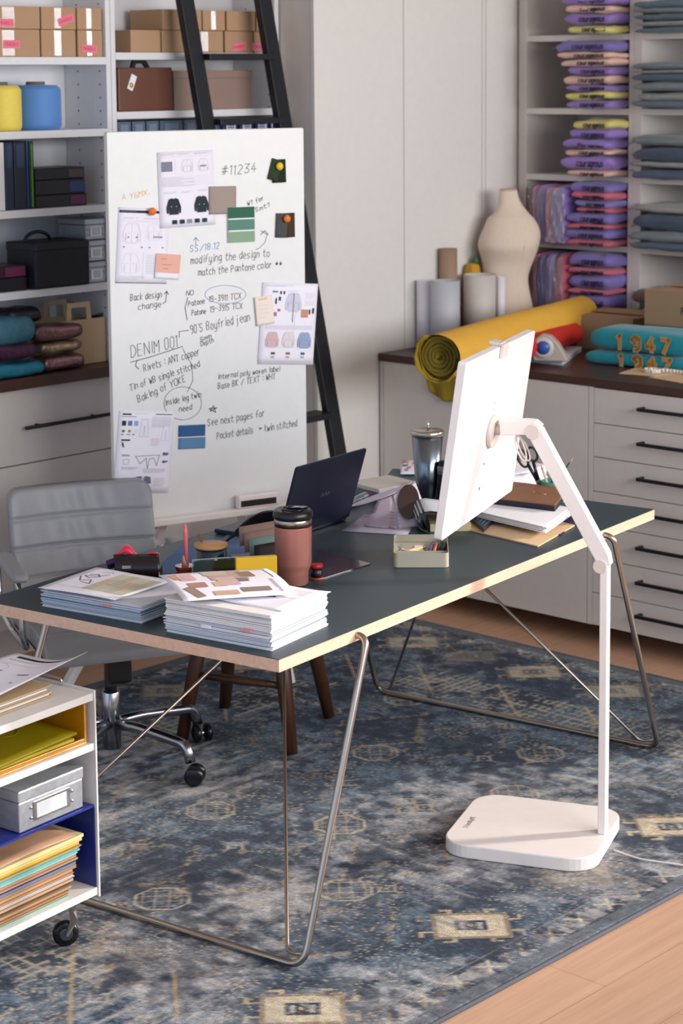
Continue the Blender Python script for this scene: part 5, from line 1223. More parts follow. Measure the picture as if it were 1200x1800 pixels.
# envelopes pile on the bottom
t = thing('envelope_stack', 'pile of kraft, mint and cream envelopes and folders on the bottom shelf of the cart', 'envelopes', cl(-.17, -.19, .1355), CRT); r = random.Random(21)
cols = [(150, 206, 196), (190, 148, 104), (176, 136, 100), (196, 150, 110), (70, 52, 40), (206, 164, 124), (228, 222, 220), (184, 140, 100), (206, 160, 118), (180, 140, 104), (120, 140, 190), (30, 36, 60), (196, 150, 116), (150, 206, 200), (130, 196, 180), (186, 148, 110), (222, 182, 20), (236, 216, 150), (240, 222, 160)]
mats_ = [mat('env_%d_%d_%d' % c, tuple(int(v*.86) for v in c), .7) for c in sorted(set(cols))]; idx = {c: i for i, c in enumerate(sorted(set(cols)))}; g = G(); z = .0
for k, c in enumerate(cols):
    th = r.uniform(.005, .0095); n = r.choice((1, 2, 3)); sh = -.045+.003*k+r.uniform(-.004, .004)
    for q in range(n):
        o = r.uniform(-.004, .004); z0 = z+th*q/n; g._add(*[x for x in [[(-.13, -.17+sh*.2, z0), (.155+o, -.17+sh*.2, z0), (.155+o, .10+sh+.05, z0+.0), (-.13, .10+sh+.05, z0), (-.13, -.17+sh*.2, z0+th/n*.8), (.155+o, -.17+sh*.2, z0+th/n*.8), (.155+o, .10+sh+.05, z0+th/n*.8), (-.13, .10+sh+.05, z0+th/n*.8)], [(3, 2, 1, 0), (4, 5, 6, 7), (0, 1, 5, 4), (1, 2, 6, 5), (2, 3, 7, 6), (3, 0, 4, 7)]]], m=idx[c])
    z += th
g.build('envelopes', mats_, t)['kind'] = 'stuff'
g = G(); g.shell(lambda a, b: (-.13+.29*a, -.16+.29*b, z+.004+.004*math.sin(a*6+b*4)), 10, 10, .003); g.build('top_envelope', mat('shiny_kraft', (178, 140, 112), .35), t)
# papers on the cart top
t = thing('paper_stack', 'bundle of kraft backed papers lying on the top of the cart', 'papers', cl(-.18, -.2, .6055), CRT+.02); g = G(); z = 0
for k in range(7):
    r1 = r.uniform(-.005, .005); g.box(-.15+r1, .120+r1, -.17, .115+r1*2, .0008+k*.004, .004+k*.004, k % 3)
g.build('loose_sheets', [mat('kraft_backing', (184, 156, 120), .8), PAPER, mat('kraft_backing_light', (206, 184, 150), .8)], t)['kind'] = 'stuff'
S = lay_sheet('tech_sheet', 'white printed sheet with black heading bar curling up on top of the cart papers', (30, 1150), (155, 1180), (-125, 1225), .634, bend=lambda x, y: (x, y, .004+.055*max(0, (x-.08)/.2)**2*(.02+y*3.4) if x > .08 else .004), nu=16, nv=16); s = S[0]
s.rect(.12, .05, .84, .035, (22, 28, 40), n=14); s.text(.1, .12, .5, 2, rgb=(150, 146, 160)); s.text(.62, .14, .3, 1); s.rect(.06, .2, .8, .003, (190, 180, 190))
for x_, y_ in ((.12, .34), (.3, .34), (.2, .5), (.44, .5), (.78, .55)): s.rect(x_, y_, .04, .014, (110, 106, 124), n=1)
s.rect(.62, .38, .16, .016, (110, 106, 124), n=2); s.line([(.1, .24), (.2, .22), (.3, .26), (.34, .4), (.3, .5), (.1, .52), (.06, .4)], GI, .0008, True); s.text(.1, .64, .7, 6, dy=.018); s.text(.1, .86, .5, 2, rgb=(90, 100, 190)); fin(S)
# ================================================================ things on the left shelves
def onshelf_left(px, z): # x position along y on the front plane
    p = atx(px, 100, SX); return p.y
def yl(px, py=300): return atx(px, py, SX-.02).y
R_ = random.Random(31)
def carton(label, y0, y1, z, h, d=.17, group=None, sticker=None, tape=True, rz=0, dx=0):
    t = thing('cardboard_box', label, 'box', (SX-.012-d/2+dx, (y0+y1)/2, z+.0006), 0, group); w_ = (y1-y0)-.004
    G().box(-d/2, d/2, -w_/2, w_/2, 0, h-.0015).build('carton', CARD, t, bevel=.0015)
    if tape: G().box(d/2+.0003, d/2+.0009, -w_*.13, w_*.07, .004, h-.004).build('tape', TAPE, t)
    if sticker:
        a, b, rr = sticker; g = G(); X = Matrix.Translation((d/2+.0012, a*w_, b*h))@Matrix.Rotation(rr, 4, 'X')
        g.box(0, .0006, -.034, .034, -.0135, .0135, 0, X=X); g2 = G(); stroke_text(g2, 'FRAGILE', (.0009, -.027, -.005), (0, 1, 0), (0, 0, 1), .010, .0016, 0); g2.v = [tuple(X@Vector(p)) for p in g2.v]
        s = g.build('fragile_sticker', PINKL, t); g2.build('lettering', mat('sticker_red', (206, 60, 90), .5), s)
    return t
S1Z = S1; gp = 'cartons on the upper left shelf'
zb, zt2_ = S1Z[0], None
def zat(py, px=100): return atx(px, py, SX-.012).z
h1 = zat(52)-zb; h2 = zat(12)-zat(52)
cols1 = [(-40, 68), (69, 131), (133, 188)]
lbs = ['lower left carton on the top left shelf, pink sticker in its middle', 'lower middle carton on the top left shelf, taped without a sticker', 'lower right carton on the top left shelf, pink sticker near its foot',
       'upper left carton on the top left shelf with wide white tape', 'upper middle carton on the top left shelf with tilted pink sticker', 'plain upper right carton on the top left shelf without sticker']
for i, (a, b) in enumerate(cols1):
    yb = min(yl(b, 70), 4.477); carton(lbs[i], yl(a, 70), yb, zb, h1, group=gp, sticker=[(.02, .45, 0), None, (-.05, .30, -.05)][i])
for i, (a, b) in enumerate(((-40, 68), (69, 131), (132, 187))):
    yb = min(yl(b, 30), 4.476); carton(lbs[3+i], yl(a, 30), yb, zb+h1, h2, group=gp, sticker=[(-.08, .25, 0), (.2, .42, .3), None][i])
zb2 = S2[0]; gp2 = 'cartons on the top shelf behind the ladder'
h1 = zat(53, 300)-zb2; h2 = zat(16, 300)-zat(53, 300)
for i, (a, b, st, lb) in enumerate(((226, 280, None, 'lower leftmost carton behind the ladder, plain brown'), (281, 325, None, 'lower second carton behind the left ladder rail'), (326, 390, None, 'lower third carton between the ladder rails'), (392, 442, (.0, .28, .12), 'lower fourth carton between the rails with red sticker'), (443, 492, (-.3, .28, 0), 'lower rightmost carton behind the right ladder rail'))):
    carton(lb, yl(a, 70), min(yl(b, 70), 5.290), zb2, h1, group=gp2, sticker=st, tape=i in (2,))
for i, (a, b, st, lb) in enumerate(((282, 352, (.22, .4, .05), 'upper leftmost carton behind the ladder with red sticker beside the left rail'), (353, 393, None, 'upper second carton with glossy tape right of the left ladder rail'), (395, 446, None, 'upper plain carton in the middle between the ladder rails'), (447, 493, None, 'upper rightmost carton partly behind the right ladder rail'))):
    carton(lb, yl(a, 30), min(yl(b, 30), 5.290), zb2+h1, h2, group=gp2, sticker=st, tape=i == 1)
# yarn cones
for px0, px1, c, lb in ((-8, 53, (232, 208, 84), 'yellow yarn cone at the left frame edge'), (54, 126, (80, 132, 198), 'blue yarn cone beside the yellow one')):
    y0, y1 = yl(px0, 200), yl(px1, 200); r = (y1-y0)/2-.001; t = thing('yarn_cone', lb, 'yarn', (SX-.015-r, (y0+y1)/2, S1Z[1]+.0006), 0, 'yarn cones on the left shelf')
    H = zat(150, 90)-S1Z[1]; prof = [(r*.9, 0), (r*.97, .01)]
    for k in range(24): prof.append((r*(.985+.008*(k % 2)), .015+(H-.03)*k/23))
    prof += [(r*.93, H-.008), (r*.82, H), (r*.33, H+.001)]
    G().lathe(prof, 40).build('wound_yarn', mat('yarn_%d' % c[0], c, .6, noise_amt=.12, nscale=40, stretch=(1, 1, 14), sheen=.3), t)
    G().lathe([(r*.38, H+.0015), (r*.36, H+.012), (r*.2, H+.012), (r*.2, H+.002)], 20).build('paper_core', mat('core_grey', (108, 98, 92), .7), t)
# binders, upright, third shelf
zb = S1Z[2]; hb = zat(250, 30)-zb
gb = 'upright binders on the left shelf'
for a, b, c, sp, lb in ((-30, 8, (226, 224, 222), None, 'white upright binder at the left frame edge'), (9, 24, (26, 38, 58), (44, 62, 92), 'navy upright binder right of the white one'), (25, 46, (22, 30, 48), (44, 56, 84), 'wider navy upright binder in the middle of the row'), (47, 51, (24, 60, 110), None, 'thin blue upright folder before the green one'), (52, 60, (20, 44, 22), (96, 170, 40), 'dark green upright binder with bright green spine edge')):
    y0, y1 = yl(a, 300), yl(b, 300); t = thing('ring_binder', lb, 'binder', (SX-.02, (y0+y1)/2, zb+.0006), 0, gb); w_ = y1-y0-.001
    G().box(-.14, 0, -w_/2, w_/2, 0, hb).build('cover', mat('binder_%d_%d' % (c[0], c[2]), c, .45), t, bevel=.002)
    if sp: G().box(.0003, .0012, -w_*.32 if w_ > .02 else -.002, w_*.32 if w_ > .02 else .002, hb*.62 if c[1] < 40 else .005, hb-.008).build('spine_label', mat('spine_%d' % sp[0], sp, .5), t)
zc = zb
for i, (c, sp, hh, lb) in enumerate((((20, 12, 24), (100, 36, 80), .042, 'lowest of three lying binders, wine spine label'), ((16, 18, 30), (44, 66, 118), .050, 'middle of three lying binders, blue spine label'), ((18, 18, 26), (74, 68, 66), .040, 'topmost of three lying binders, grey spine label'))):
    y0, y1 = yl(62, 330), yl((152, 150, 149)[i], 330); t = thing('ring_binder', lb, 'binder', (SX-.02, (y0+y1)/2, zc+.0006), 0, 'binders lying flat on the left shelf'); w_ = y1-y0
    G().box(-.14, 0, -w_/2, w_/2, 0, hh-.001).build('cover', mat('lying_binder_%d' % i, c, .4), t, bevel=.003); G().box(.0003, .0012, w_*.18, w_*.47, .006, hh-.008).build('spine_label', mat('lying_spine_%d' % i, sp, .5), t); zc += hh
# fourth shelf: maroon binder, black case, metal boxes
zb = S1Z[3]; zc = zb
for i, (a, b, hh, lb, c, sp) in enumerate(((-30, 48, .045, 'black flat binder at the left edge under the maroon one', (18, 10, 20), None), (-30, 47, .040, 'maroon flat binder beside the black case', (44, 10, 34), (106, 24, 70)))):
    y0, y1 = yl(a, 480), yl(b, 480); t = thing('ring_binder', lb, 'binder', (SX-.02, (y0+y1)/2, zc+.0006)); w_ = y1-y0; G().box(-.14, 0, -w_/2, w_/2, 0, hh-.001).build('cover', mat('m_binder_%d' % i, c, .4), t, bevel=.003)
    if sp: G().box(.0003, .0012, .0, w_*.46, .004, hh-.006).build('spine_label', mat('m_spine', sp, .5), t)
    zc += hh
y0, y1 = yl(52, 470), yl(149, 470); t = thing('carrying_case', 'black fabric carrying case with arched handle left of the metal boxes', 'case', (SX+.01, (y0+y1)/2, zb+.0006)); w_ = y1-y0-.002; hh = zat(424, 100)-zb
G().box(-.155, 0, -w_/2, w_/2, 0, hh-.008).build('body', mat('case_black', (16, 20, 30), .6), t, bevel=.008); G().box(-.158, .002, -w_/2-.001, w_/2-.001, hh-.030, hh).build('lid', mat('case_lid', (20, 25, 36), .55), t, bevel=.006)
G().tube([(-.07, -.05+.055*math.cos(a), hh-.002+.034*math.sin(a)) for a in [PI*i/12 for i in range(13)]], .006, 10).build('handle', BLACKP, t)
y0, y1 = yl(150, 450), 4.4775
zc = zb
for i in range(3):
    hh = .0465+.0; hh = (zat(384, 170)-zb)/3; t = metal_box('metal_box', ('lowest', 'middle', 'topmost')[i]+' of three galvanised label boxes stacked beside the black case', (SX-.02, (y0+y1)/2, zc+.0006), 0, y1-y0-.006, .145, hh-.002, 'galvanised boxes stacked on the left shelf'); zc += hh
# suitcase and lidded box behind the ladder
zb = S2[1]; y0, y1 = yl(207, 160), yl(302, 160); hh = zat(119, 250)-zb
t = thing('brown_case', 'brown leather storage case with dark handle and white tag', 'case', (SX-.016, (y0+y1)/2, zb+.0006)); w_ = y1-y0
G().box(-.15, 0, -w_/2, w_/2, 0, hh).build('case_body', mat('case_brown', (104, 62, 44), .45, noise_amt=.08), t, bevel=.004)
G().bar(smoothpath([(-.06, -.008, hh-.002), (-.06, -.002, hh+.022), (-.06, .045, hh+.022), (-.06, .062, hh-.002)], .012, 4), .008, .005, up=(1, 0, 0)).build('handle', mat('handle_dark', (22, 20, 26), .5), t)
g = G(); X = Matrix.Translation((.0012, -w_*.26, hh*.66))@Matrix.Rotation(-.42, 4, 'X'); g.box(0, .0012, -.013, .013, -.027, .027, 0, X=X); tg = g.build('luggage_tag', PAPER, t); g = G(); g.lathe([(0, 0), (.009, 0), (0, .0005)], 16, X=X@basis((.0013, 0, -.010), (0, 1, 0), (0, 0, 1), (1, 0, 0))); g.build('yellow_dot', mat('dot_y', (236, 200, 40), .5), tg)
y0, y1 = yl(303, 160), yl(444, 160); hh = zat(124, 400)-zb; t = thing('lidded_box', 'taupe lidded storage box behind the left ladder rail', 'box', (SX-.02, (y0+y1)/2+.002, zb+.0006)); w_ = y1-y0-.012; TP = mat('taupe_board', (148, 124, 112), .7)
G().box(-.15, 0, -w_/2, w_/2, 0, hh*.80).build('box_body', TP, t, bevel=.001); G().box(-.152, .002, -w_/2-.003, w_/2+.003, hh*.801, hh).build('lid', TP, t, bevel=.0015)
# document files just above the whiteboard
zb = S2[2]; ht = [zat(212, 300), zat(208, 450)]; xs_ = [(206, 231), (232, 256), (257, 280), (281, 322), (323, 347), (348, 389)]
for i, (a, b) in enumerate(xs_):
    y0, y1 = yl(a, 220), yl(b, 220); t = thing('magazine_file', 'grey blue document file seen above the whiteboard, '+('leftmost of the grey ones', 'second grey one from the left', 'third grey one from the left', 'widest grey one left of the ladder rail', 'grey one touching the ladder rail', 'grey one left of the blue files')[i], 'file', (SX-.02, (y0+y1)/2, zb+.0006), 0, 'grey document files above the whiteboard'); w_ = y1-y0-.004
    G().box(-.14, 0, -w_/2, w_/2, 0, ht[0]-zb).build('file_body', mat('file_grey', (86, 104, 124), .55), t, bevel=.002)
    G().box(.0004, .001, -w_*.3, w_*.3, .1, ht[0]-zb-.01).build('label', mat('file_label', (116, 134, 154), .5), t)
for i, (a, b) in enumerate(((392, 419), (421, 446), (448, 473), (475, 499), (502, 521))):
    xo = .0 if i < 4 else .07
    p0, p1 = atx(a, 215, SX+xo), atx(b, 215, SX+xo); t = thing('lever_arch_file', 'royal blue lever arch file above the whiteboard, '+('first blue one from the left', 'second blue one', 'third blue one', 'one behind the right ladder rail', 'rightmost one beyond the ladder')[i], 'file', (SX+xo, (p0.y+min(p1.y, 5.2905))/2, zb+.0006), 0, 'royal blue lever arch files above the whiteboard'); w_ = min(p1.y, 5.2905)-p0.y-.004; hh = ht[1]-zb
    G().box(-.15, 0, -w_/2, w_/2, 0, hh).build('file_body', mat('file_blue', (28, 52, 128), .4), t, bevel=.002)
    g = G(); g.box(.0004, .001, -w_*.32, w_*.32, hh-.07, hh-.005, 0)
    for k in range(4): g.box(.0011, .0014, -w_*.2, w_*.2, hh-.016-k*.008, hh-.012-k*.008, 1)
    g.build('label', [PAPER, mat('file_blue_stripe', (60, 90, 170), .5)], t)
# worktop level: foil pouches and felt tote
zb = 1.0432
def xyw(px, py, z): return atz(px, py, z)
t = thing('felt_tote', 'beige open tote bag with cut-out handles beside the whiteboard', 'bag', (SX-.03, (yl(150, 600)+4.475)/2, zb+.0006)); BE = mat('beige_felt', (204, 176, 140), .8, noise_amt=.05)
y0 = yl(85, 590)-t.location.y; y1 = 4.474-t.location.y; hz = zat(560, 170)-zb
def tote_side(xx, tilt, hb_):
    g = G(); n_ = 20
    P = [(y0, 0), (y1, 0), (y1+.0, hb_), (y1-(y1-y0)*.22, hb_)]
    cy_ = (y0+y1)/2+.012; 
    arch = [(cy_+.055, hb_), (cy_+.050, hb_+.05), (cy_+.030, hb_+.062), (cy_-.030, hb_+.062), (cy_-.050, hb_+.05), (cy_-.055, hb_)]
    outer = [(y0, 0), (y1, 0), (y1, hb_)]+arch+[(y0, hb_)]
    return outer, cy_
for xx in (.0, -.125):
    outer, cyy = tote_side(xx, 0, hz); g = G()
    X = basis((xx, 0, 0), (0, 1, 0), (0, 0, 1), (1, 0, 0))
    body = [(y0, 0), (y1, 0), (y1, hz), (y0, hz)]
    g.prism(body, -.002, .002, X=X)
    for q in ((-.055, -.034, 0, .06), (.034, .055, 0, .06), (-.034, .034, .042, .06)): g.prism([(cyy+q[0], hz+q[2]), (cyy+q[1], hz+q[2]), (cyy+q[1]*.9, hz+q[3]), (cyy+q[0]*.9, hz+q[3])], -.002, .002, X=X)
    g.build('handle_panel', BE, t, bevel=.001)
g = G()
for yy in (y0, y1): g.box(-.123, -.0025, yy-.002 if yy > 0 else yy, yy if yy > 0 else yy+.002, 0, hz-.01)
g.box(-.123, -.0025, y0, y1, 0, .004); g.build('gusset', BE, t)
G().bar([(-.09, .01, hz-.02), (-.03, .07, hz+.008)], .02, .006).build('inner_pouch', mat('dark_shiny', (40, 50, 60), .2, metal=.5), t)
def pouch(label, a, b, pytop, pybot, c, zoff, d=.11, dx=0, metal=.75, rough=.25, grp='shiny garment pouches on the left worktop', tilt=0):
    y0, y1 = atx(a, 620, SX+dx).y, atx(b, 620, SX+dx).y; h = atx((a+b)/2, pytop, SX+dx).z-atx((a+b)/2, pybot, SX+dx).z
    t = thing('foil_pouch', label, 'pouch', (SX-d/2+dx, (y0+y1)/2, zb+zoff), 0, grp)
    G().pillow(d, (y1-y0), h, e1=.38, e2=.3, nz=.006, seed=a, nu=60, nv=18, nsc=20, X=Matrix.Rotation(tilt, 4, 'X')).build('pouch_body', mat('foil_%d_%d_%d' % c, c, rough, metal=metal, noise_amt=.35, nscale=35, bump=.8, bscale=60), t); return t
zf = lambda py, px=100, dx=0: atx(px, py, SX+dx).z-zb
pouch('rose copper foil pouch, lowest in the pile by the tote bag', 78, 154, 622, 648, (146, 112, 112), .0012, dx=.035)
pouch('champagne foil pouch in the middle of the pile by the tote bag', 74, 150, 600, 620, (170, 148, 124), .058, dx=.03)
pouch('dark copper foil pouch, topmost in the pile by the tote bag', 66, 152, 569, 597, (140, 108, 106), .100, dx=.02)
pouch('turquoise glossy pouch at the foot of the left pile', -20, 84, 634, 660, (36, 122, 146), .0012, dx=.052, metal=.3)
pouch('plum glossy pouch over the turquoise one at the left edge', -20, 72, 612, 640, (70, 34, 62), .060, dx=.050, metal=.3)
pouch('blue green patterned soft pouch on top of the left pile', -25, 68, 572, 622, (60, 110, 128), .105, dx=.035, metal=.1, rough=.35)
pouch('black translucent pouch lying behind the copper one', 20, 78, 562, 592, (34, 28, 36), .160, dx=-.03, metal=.2, rough=.3)

# ================================================================ right shelves: bagged sweatshirts and denim
PUR, PNK, PEA, YEL, LIL = (146, 118, 192), (204, 96, 122), (224, 184, 166), (214, 204, 116), (124, 110, 180)
DN = [(88, 108, 122), (112, 124, 130), (70, 90, 112), (140, 142, 138), (60, 78, 98)]
LETT = mat('dark_lettering', (58, 50, 84), .6)
def shirt(label, xa, xb, z, h, c, grp, seed, text='courageous', frontshift=0, bag=True, c2=None, nm='folded_sweatshirt', cat='sweatshirt', wr=.012):
    cx = (xa+xb)/2; w_ = xb-xa; d = .26; t = thing(nm, label, cat, (cx, RY-.13+d/2+.0-frontshift+.012, z+.001), 0, grp)
    m = mat('fleece_%d_%d_%d' % c, c, .8, noise_amt=(.12 if bag and c not in DN else .45), nscale=25, sheen=.2, bump=.5, bscale=45, stretch=(1, 1, 3))
    rr_ = random.Random(seed*7+1); G().pillow(w_, d, h*(1.0 if bag and c not in DN else .95), e1=.34, e2=.24, nz=min(wr, h*(.24 if c not in DN else .15)), seed=seed, nu=72, nv=16, nsc=12+rr_.random()*8, X=Matrix.Translation((0, rr_.uniform(-.004, .008), 0))@Matrix.Rotation(rr_.uniform(-.02, .02), 4, 'Y')).build('folded_body', m, t)
    if text:
        g = G(); stroke_text(g, text, (-w_*.12, -d/2-.0045, h*.26), (1, 0, 0), (0, 0, 1), h*.48, .0038, 0, jitter=.25, slant=.1, fit=w_*.52, seed=seed); g.build('lettering', LETT, t)
    if bag:
        r = random.Random(seed); g = G(); ex = r.uniform(.012, .035)
        def fl(a, b): return (-w_/2-ex*a+.02, -d/2+.02+d*.8*b, h*.5+(a-.2)*h*.5*math.sin(b*7+seed)+.004*math.sin(a*9+b*13))
        g.shell(fl, 6, 8, .0006, nrm=(0, 0, 1)); g.build('plastic_bag', BAG, t)
    return t
def zr(py, px=1010): return aty(px, py, RY-.13).z
def xr_(px, py=200): return aty(px, py, RY-.13).x
def pile(rows, z0, pxl, label_where, grp, seed, x1=None, **k):
    """rows bottom to top: (height px, colour, left px)"""
    z = z0; n = len(rows); names = ['lowest', 'second lowest', 'third from the bottom', 'fourth from the bottom', 'fifth from the bottom', 'sixth from the bottom', 'seventh from the bottom', 'eighth from the bottom']
    for i, (hpx, c, pl_, cn) in enumerate(rows):
        h = hpx/435; pos = 'topmost' if i == n-1 else names[i]
        shirt('%s bagged sweatshirt, %s of the pile on the %s' % (cn, pos, label_where), xr_(pl_), x1 or XA1-.004, z, h, c, grp, seed+i*3, **k); z += h
    return z
pile([(15, YEL, 990, 'yellow'), (19, PUR, 982, 'purple'), (14, PEA, 984, 'peach'), (17, PUR, 978, 'purple'), (20, LIL, 990, 'violet')], TOPS[0], 0, 'top right shelf', 'sweatshirts on the top right shelf', 11)
pile([(15, PUR, 986, 'purple'), (14, YEL, 985, 'yellow'), (12, PUR, 985, 'lilac'), (15, PEA, 980, 'peach'), (15, PUR, 988, 'mauve'), (13, PEA, 977, 'pale peach'), (12, PEA, 968, 'salmon'), (18, LIL, 963, 'violet')], TOPS[1], 0, 'second right shelf', 'sweatshirts on the second right shelf', 41)
pile([(12, PEA, 988, 'peach'), (24, PUR, 978, 'purple'), (12, PEA, 984, 'pale peach'), (16, PUR, 980, 'mauve'), (17, PUR, 990, 'lilac'), (16, YEL, 996, 'yellow')], TOPS[2], 0, 'third right shelf', 'sweatshirts on the third right shelf', 71)
pile([(12, PNK, 985, 'pink'), (18, LIL, 984, 'violet'), (9, PNK, 988, 'dark pink'), (19, LIL, 990, 'lilac'), (9, PNK, 1006, 'rose'), (13, LIL, 1004, 'mauve'), (13, PNK, 996, 'raspberry'), (18, LIL, 994, 'purple')], TOPS[3], 0, 'fourth right shelf', 'sweatshirts on the fourth right shelf', 101)
zl_ = .9646
pile([(38, PNK, 985, 'pink'), (12, PNK, 990, 'rose'), (22, LIL, 992, 'violet'), (10, PNK, 992, 'dark pink'), (24, LIL, 994, 'lilac'), (12, PNK, 992, 'raspberry'), (24, LIL, 994, 'purple')], zl_+.02, 0, 'worktop behind cartons', 'sweatshirts at worktop level', 131)
def upright(label, xa, xb, z, h, c, seed, grp):
    t = thing('upright_sweatshirt', label, 'sweatshirt', ((xa+xb)/2, RY+.0, z+.001), 0, grp); m = mat('fleece_%d_%d_%d' % c, c, .8, noise_amt=.12, nscale=25, sheen=.2, bump=.25, bscale=60)
    G().pillow(xb-xa, .22, h*.98, e1=.25, e2=.4, nz=.010, seed=seed, nu=44, nv=26, nsc=8).build('folded_body', m, t)
    G().shell(lambda a, b: ((a-.5)*(xb-xa)*.98, -.118-.004*math.sin(a*15+b*11+seed), h*(.04+.92*b)), 8, 10, .0005, nrm=(0, -1, 0)).build('plastic_bag', BAG, t)
hh = TOPS[2]-TOPS[3]-.024-.012
for i, (a, b, c, cn) in enumerate(((926, 934, PNK, 'thin pink'), (934, 951, PUR, 'purple'), (951, 957, PNK, 'bright pink'), (957, 990, PUR, 'wide glossy purple'))): upright('%s bagged sweatshirt standing upright left of the fourth-shelf pile' % cn, max(xr_(a), XA0+.001), xr_(b), TOPS[3], hh, c, 5+i, 'upright sweatshirts on the fourth right shelf')
hh = TOPS[3]-.964-.024-.012
for i, (a, b, c, cn) in enumerate(((928, 936, PNK, 'thin pink'), (936, 950, LIL, 'dark violet'), (950, 964, PUR, 'lilac'), (964, 988, PNK, 'wide glossy pink'))): upright('%s bagged sweatshirt standing upright behind the dress form waist' % cn, max(xr_(a), XA0+.001), xr_(b), zl_, hh, c, 15+i, 'upright sweatshirts at worktop level')
# denim
DN = [(88, 108, 122), (112, 124, 130), (70, 90, 112), (140, 142, 138), (60, 78, 98)]
def denim(z0, rows, where, seed, bag=False):
    z = z0; xa = XB0+.008; xb = xr[1]+.72
    for i, (hpx, ci, dx) in enumerate(rows):
        h = hpx/435; n = ('lowest', 'second', 'third', 'fourth', 'fifth', 'sixth', 'seventh')[i]; cn = ('slate blue', 'grey', 'mid blue', 'pale grey', 'dark blue')[ci]
        shirt('%s folded denim, %s up on the %s' % (cn, n, where), xa+dx, xb, z, h, DN[ci], 'folded denim on the %s' % where, seed+i, text=None, bag=bag, nm='folded_denim', cat='denim', wr=.010 if not bag else .014); z += h
denim(TOPS[0], [(10, 0, .012), (9, 3, .01), (11, 0, .004), (9, 1, .0), (16, 0, .0)], 'far right top shelf', 200)
denim(TOPS[1], [(14, 0, .0), (15, 3, .02), (16, 1, .006), (14, 2, .0), (6, 3, .004), (13, 1, .002)], 'far right second shelf', 220)
denim(TOPS[2], [(18, 2, .006), (10, 3, .008), (26, 4, .01), (18, 1, .002)], 'far right third shelf', 240, True)
denim(TOPS[3], [(14, 2, .0), (20, 1, .0), (28, 4, .012), (14, 3, -.004+.004)], 'far right fourth shelf', 260, True)
shirt('white wrapped garment under the brown one at the far right edge', XB0+.01, xr[1]+.7, .9646, .16, (190, 186, 182), None, 300, text=None, nm='folded_garment', cat='garment'); shirt('brown folded garment just above the right cartons at the frame edge', XB0+.02, xr[1]+.7, 1.127, .06, (104, 82, 80), None, 303, text=None, nm='folded_garment', cat='garment')
# ================================================================ things on the right worktop
WZ = .9642
def fabric_roll(name, label, p0, p1, r, c, cdark, seed, turns=4.6, drape=None):
    """p0 near end centre, p1 far end centre"""
    t = thing(name, label, 'fabric roll', ((p0.x+p1.x)/2, (p0.y+p1.y)/2, WZ)); o = t.location; ax = (p1-p0); L = ax.length; ax.normalize(); sd = Vector((ax.y, -ax.x, 0)).normalized(); up = sd.cross(ax)
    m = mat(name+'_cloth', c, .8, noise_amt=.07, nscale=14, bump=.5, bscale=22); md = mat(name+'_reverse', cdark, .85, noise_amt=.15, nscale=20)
    def surf(u, v):
        a = 2*PI*u; rr = r*(1+.035*math.sin(a*3+v*5+seed)+.03*noise.noise(Vector((math.cos(a)*2, math.sin(a)*2, v*6+seed)))); rr *= (1-.10*v)
        return tuple(p0-o+ax*(L*v)+sd*rr*math.cos(a)+up*rr*math.sin(a))
    g = G(); g.grid(surf, 48, 30); g._add([tuple(p1-o)]+[surf(i/24, 1) for i in range(24)], [(0, 1+(i+1) % 24, 1+i) for i in range(24)]); g.build('outer_layer', m, t)
    g = G()       # wound end: spiral of cloth edges
    def spi(k):
        a = k*2*PI; rr = r*(.97-.80*(k/turns))*(1+.07*noise.noise(Vector((math.cos(a)*1.5, math.sin(a)*1.5, k*.9+seed)))); return rr, a
    pr = []
    n = int(turns*24)
    for i in range(n):
        ra, aa = spi(i/24); rb, ab = spi((i+1)/24)
        for (q0, q1, a0q, a1q) in ((ra, rb, aa, ab),):
            in_ = .010+.010*math.sin(i*.9+seed)
            P = [p0-o+sd*q0*math.cos(a0q)+up*q0*math.sin(a0q)-ax*.001, p0-o+sd*q1*math.cos(a1q)+up*q1*math.sin(a1q)-ax*.001]
            w0 = r*.15
            g._add([P[0], P[1], P[1]-(sd*math.cos(a1q)+up*math.sin(a1q))*w0+ax*.006, P[0]-(sd*math.cos(a0q)+up*math.sin(a0q))*w0+ax*.006], [(0, 1, 2, 3)])
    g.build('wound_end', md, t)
    g = G(); g._add([tuple(p0-o+ax*.012)]+[tuple(p0-o+ax*.012+sd*r*.97*math.cos(i*PI/12)+up*r*.97*math.sin(i*PI/12)) for i in range(24)], [(0, 1+(i+1) % 24, 1+i) for i in range(24)]); g.build('shade_disc', mat(name+'_shadowed', tuple(int(v*.62) for v in cdark), .9), t)  # disc behind the turns, colour darkened for the shade inside the roll
    if drape: drape(t, o, m, md, ax, sd, up)
    return t
r = .080
pn = atz(772, 628, WZ+r*1.07); pf = aty(1020, 551, 6.37)
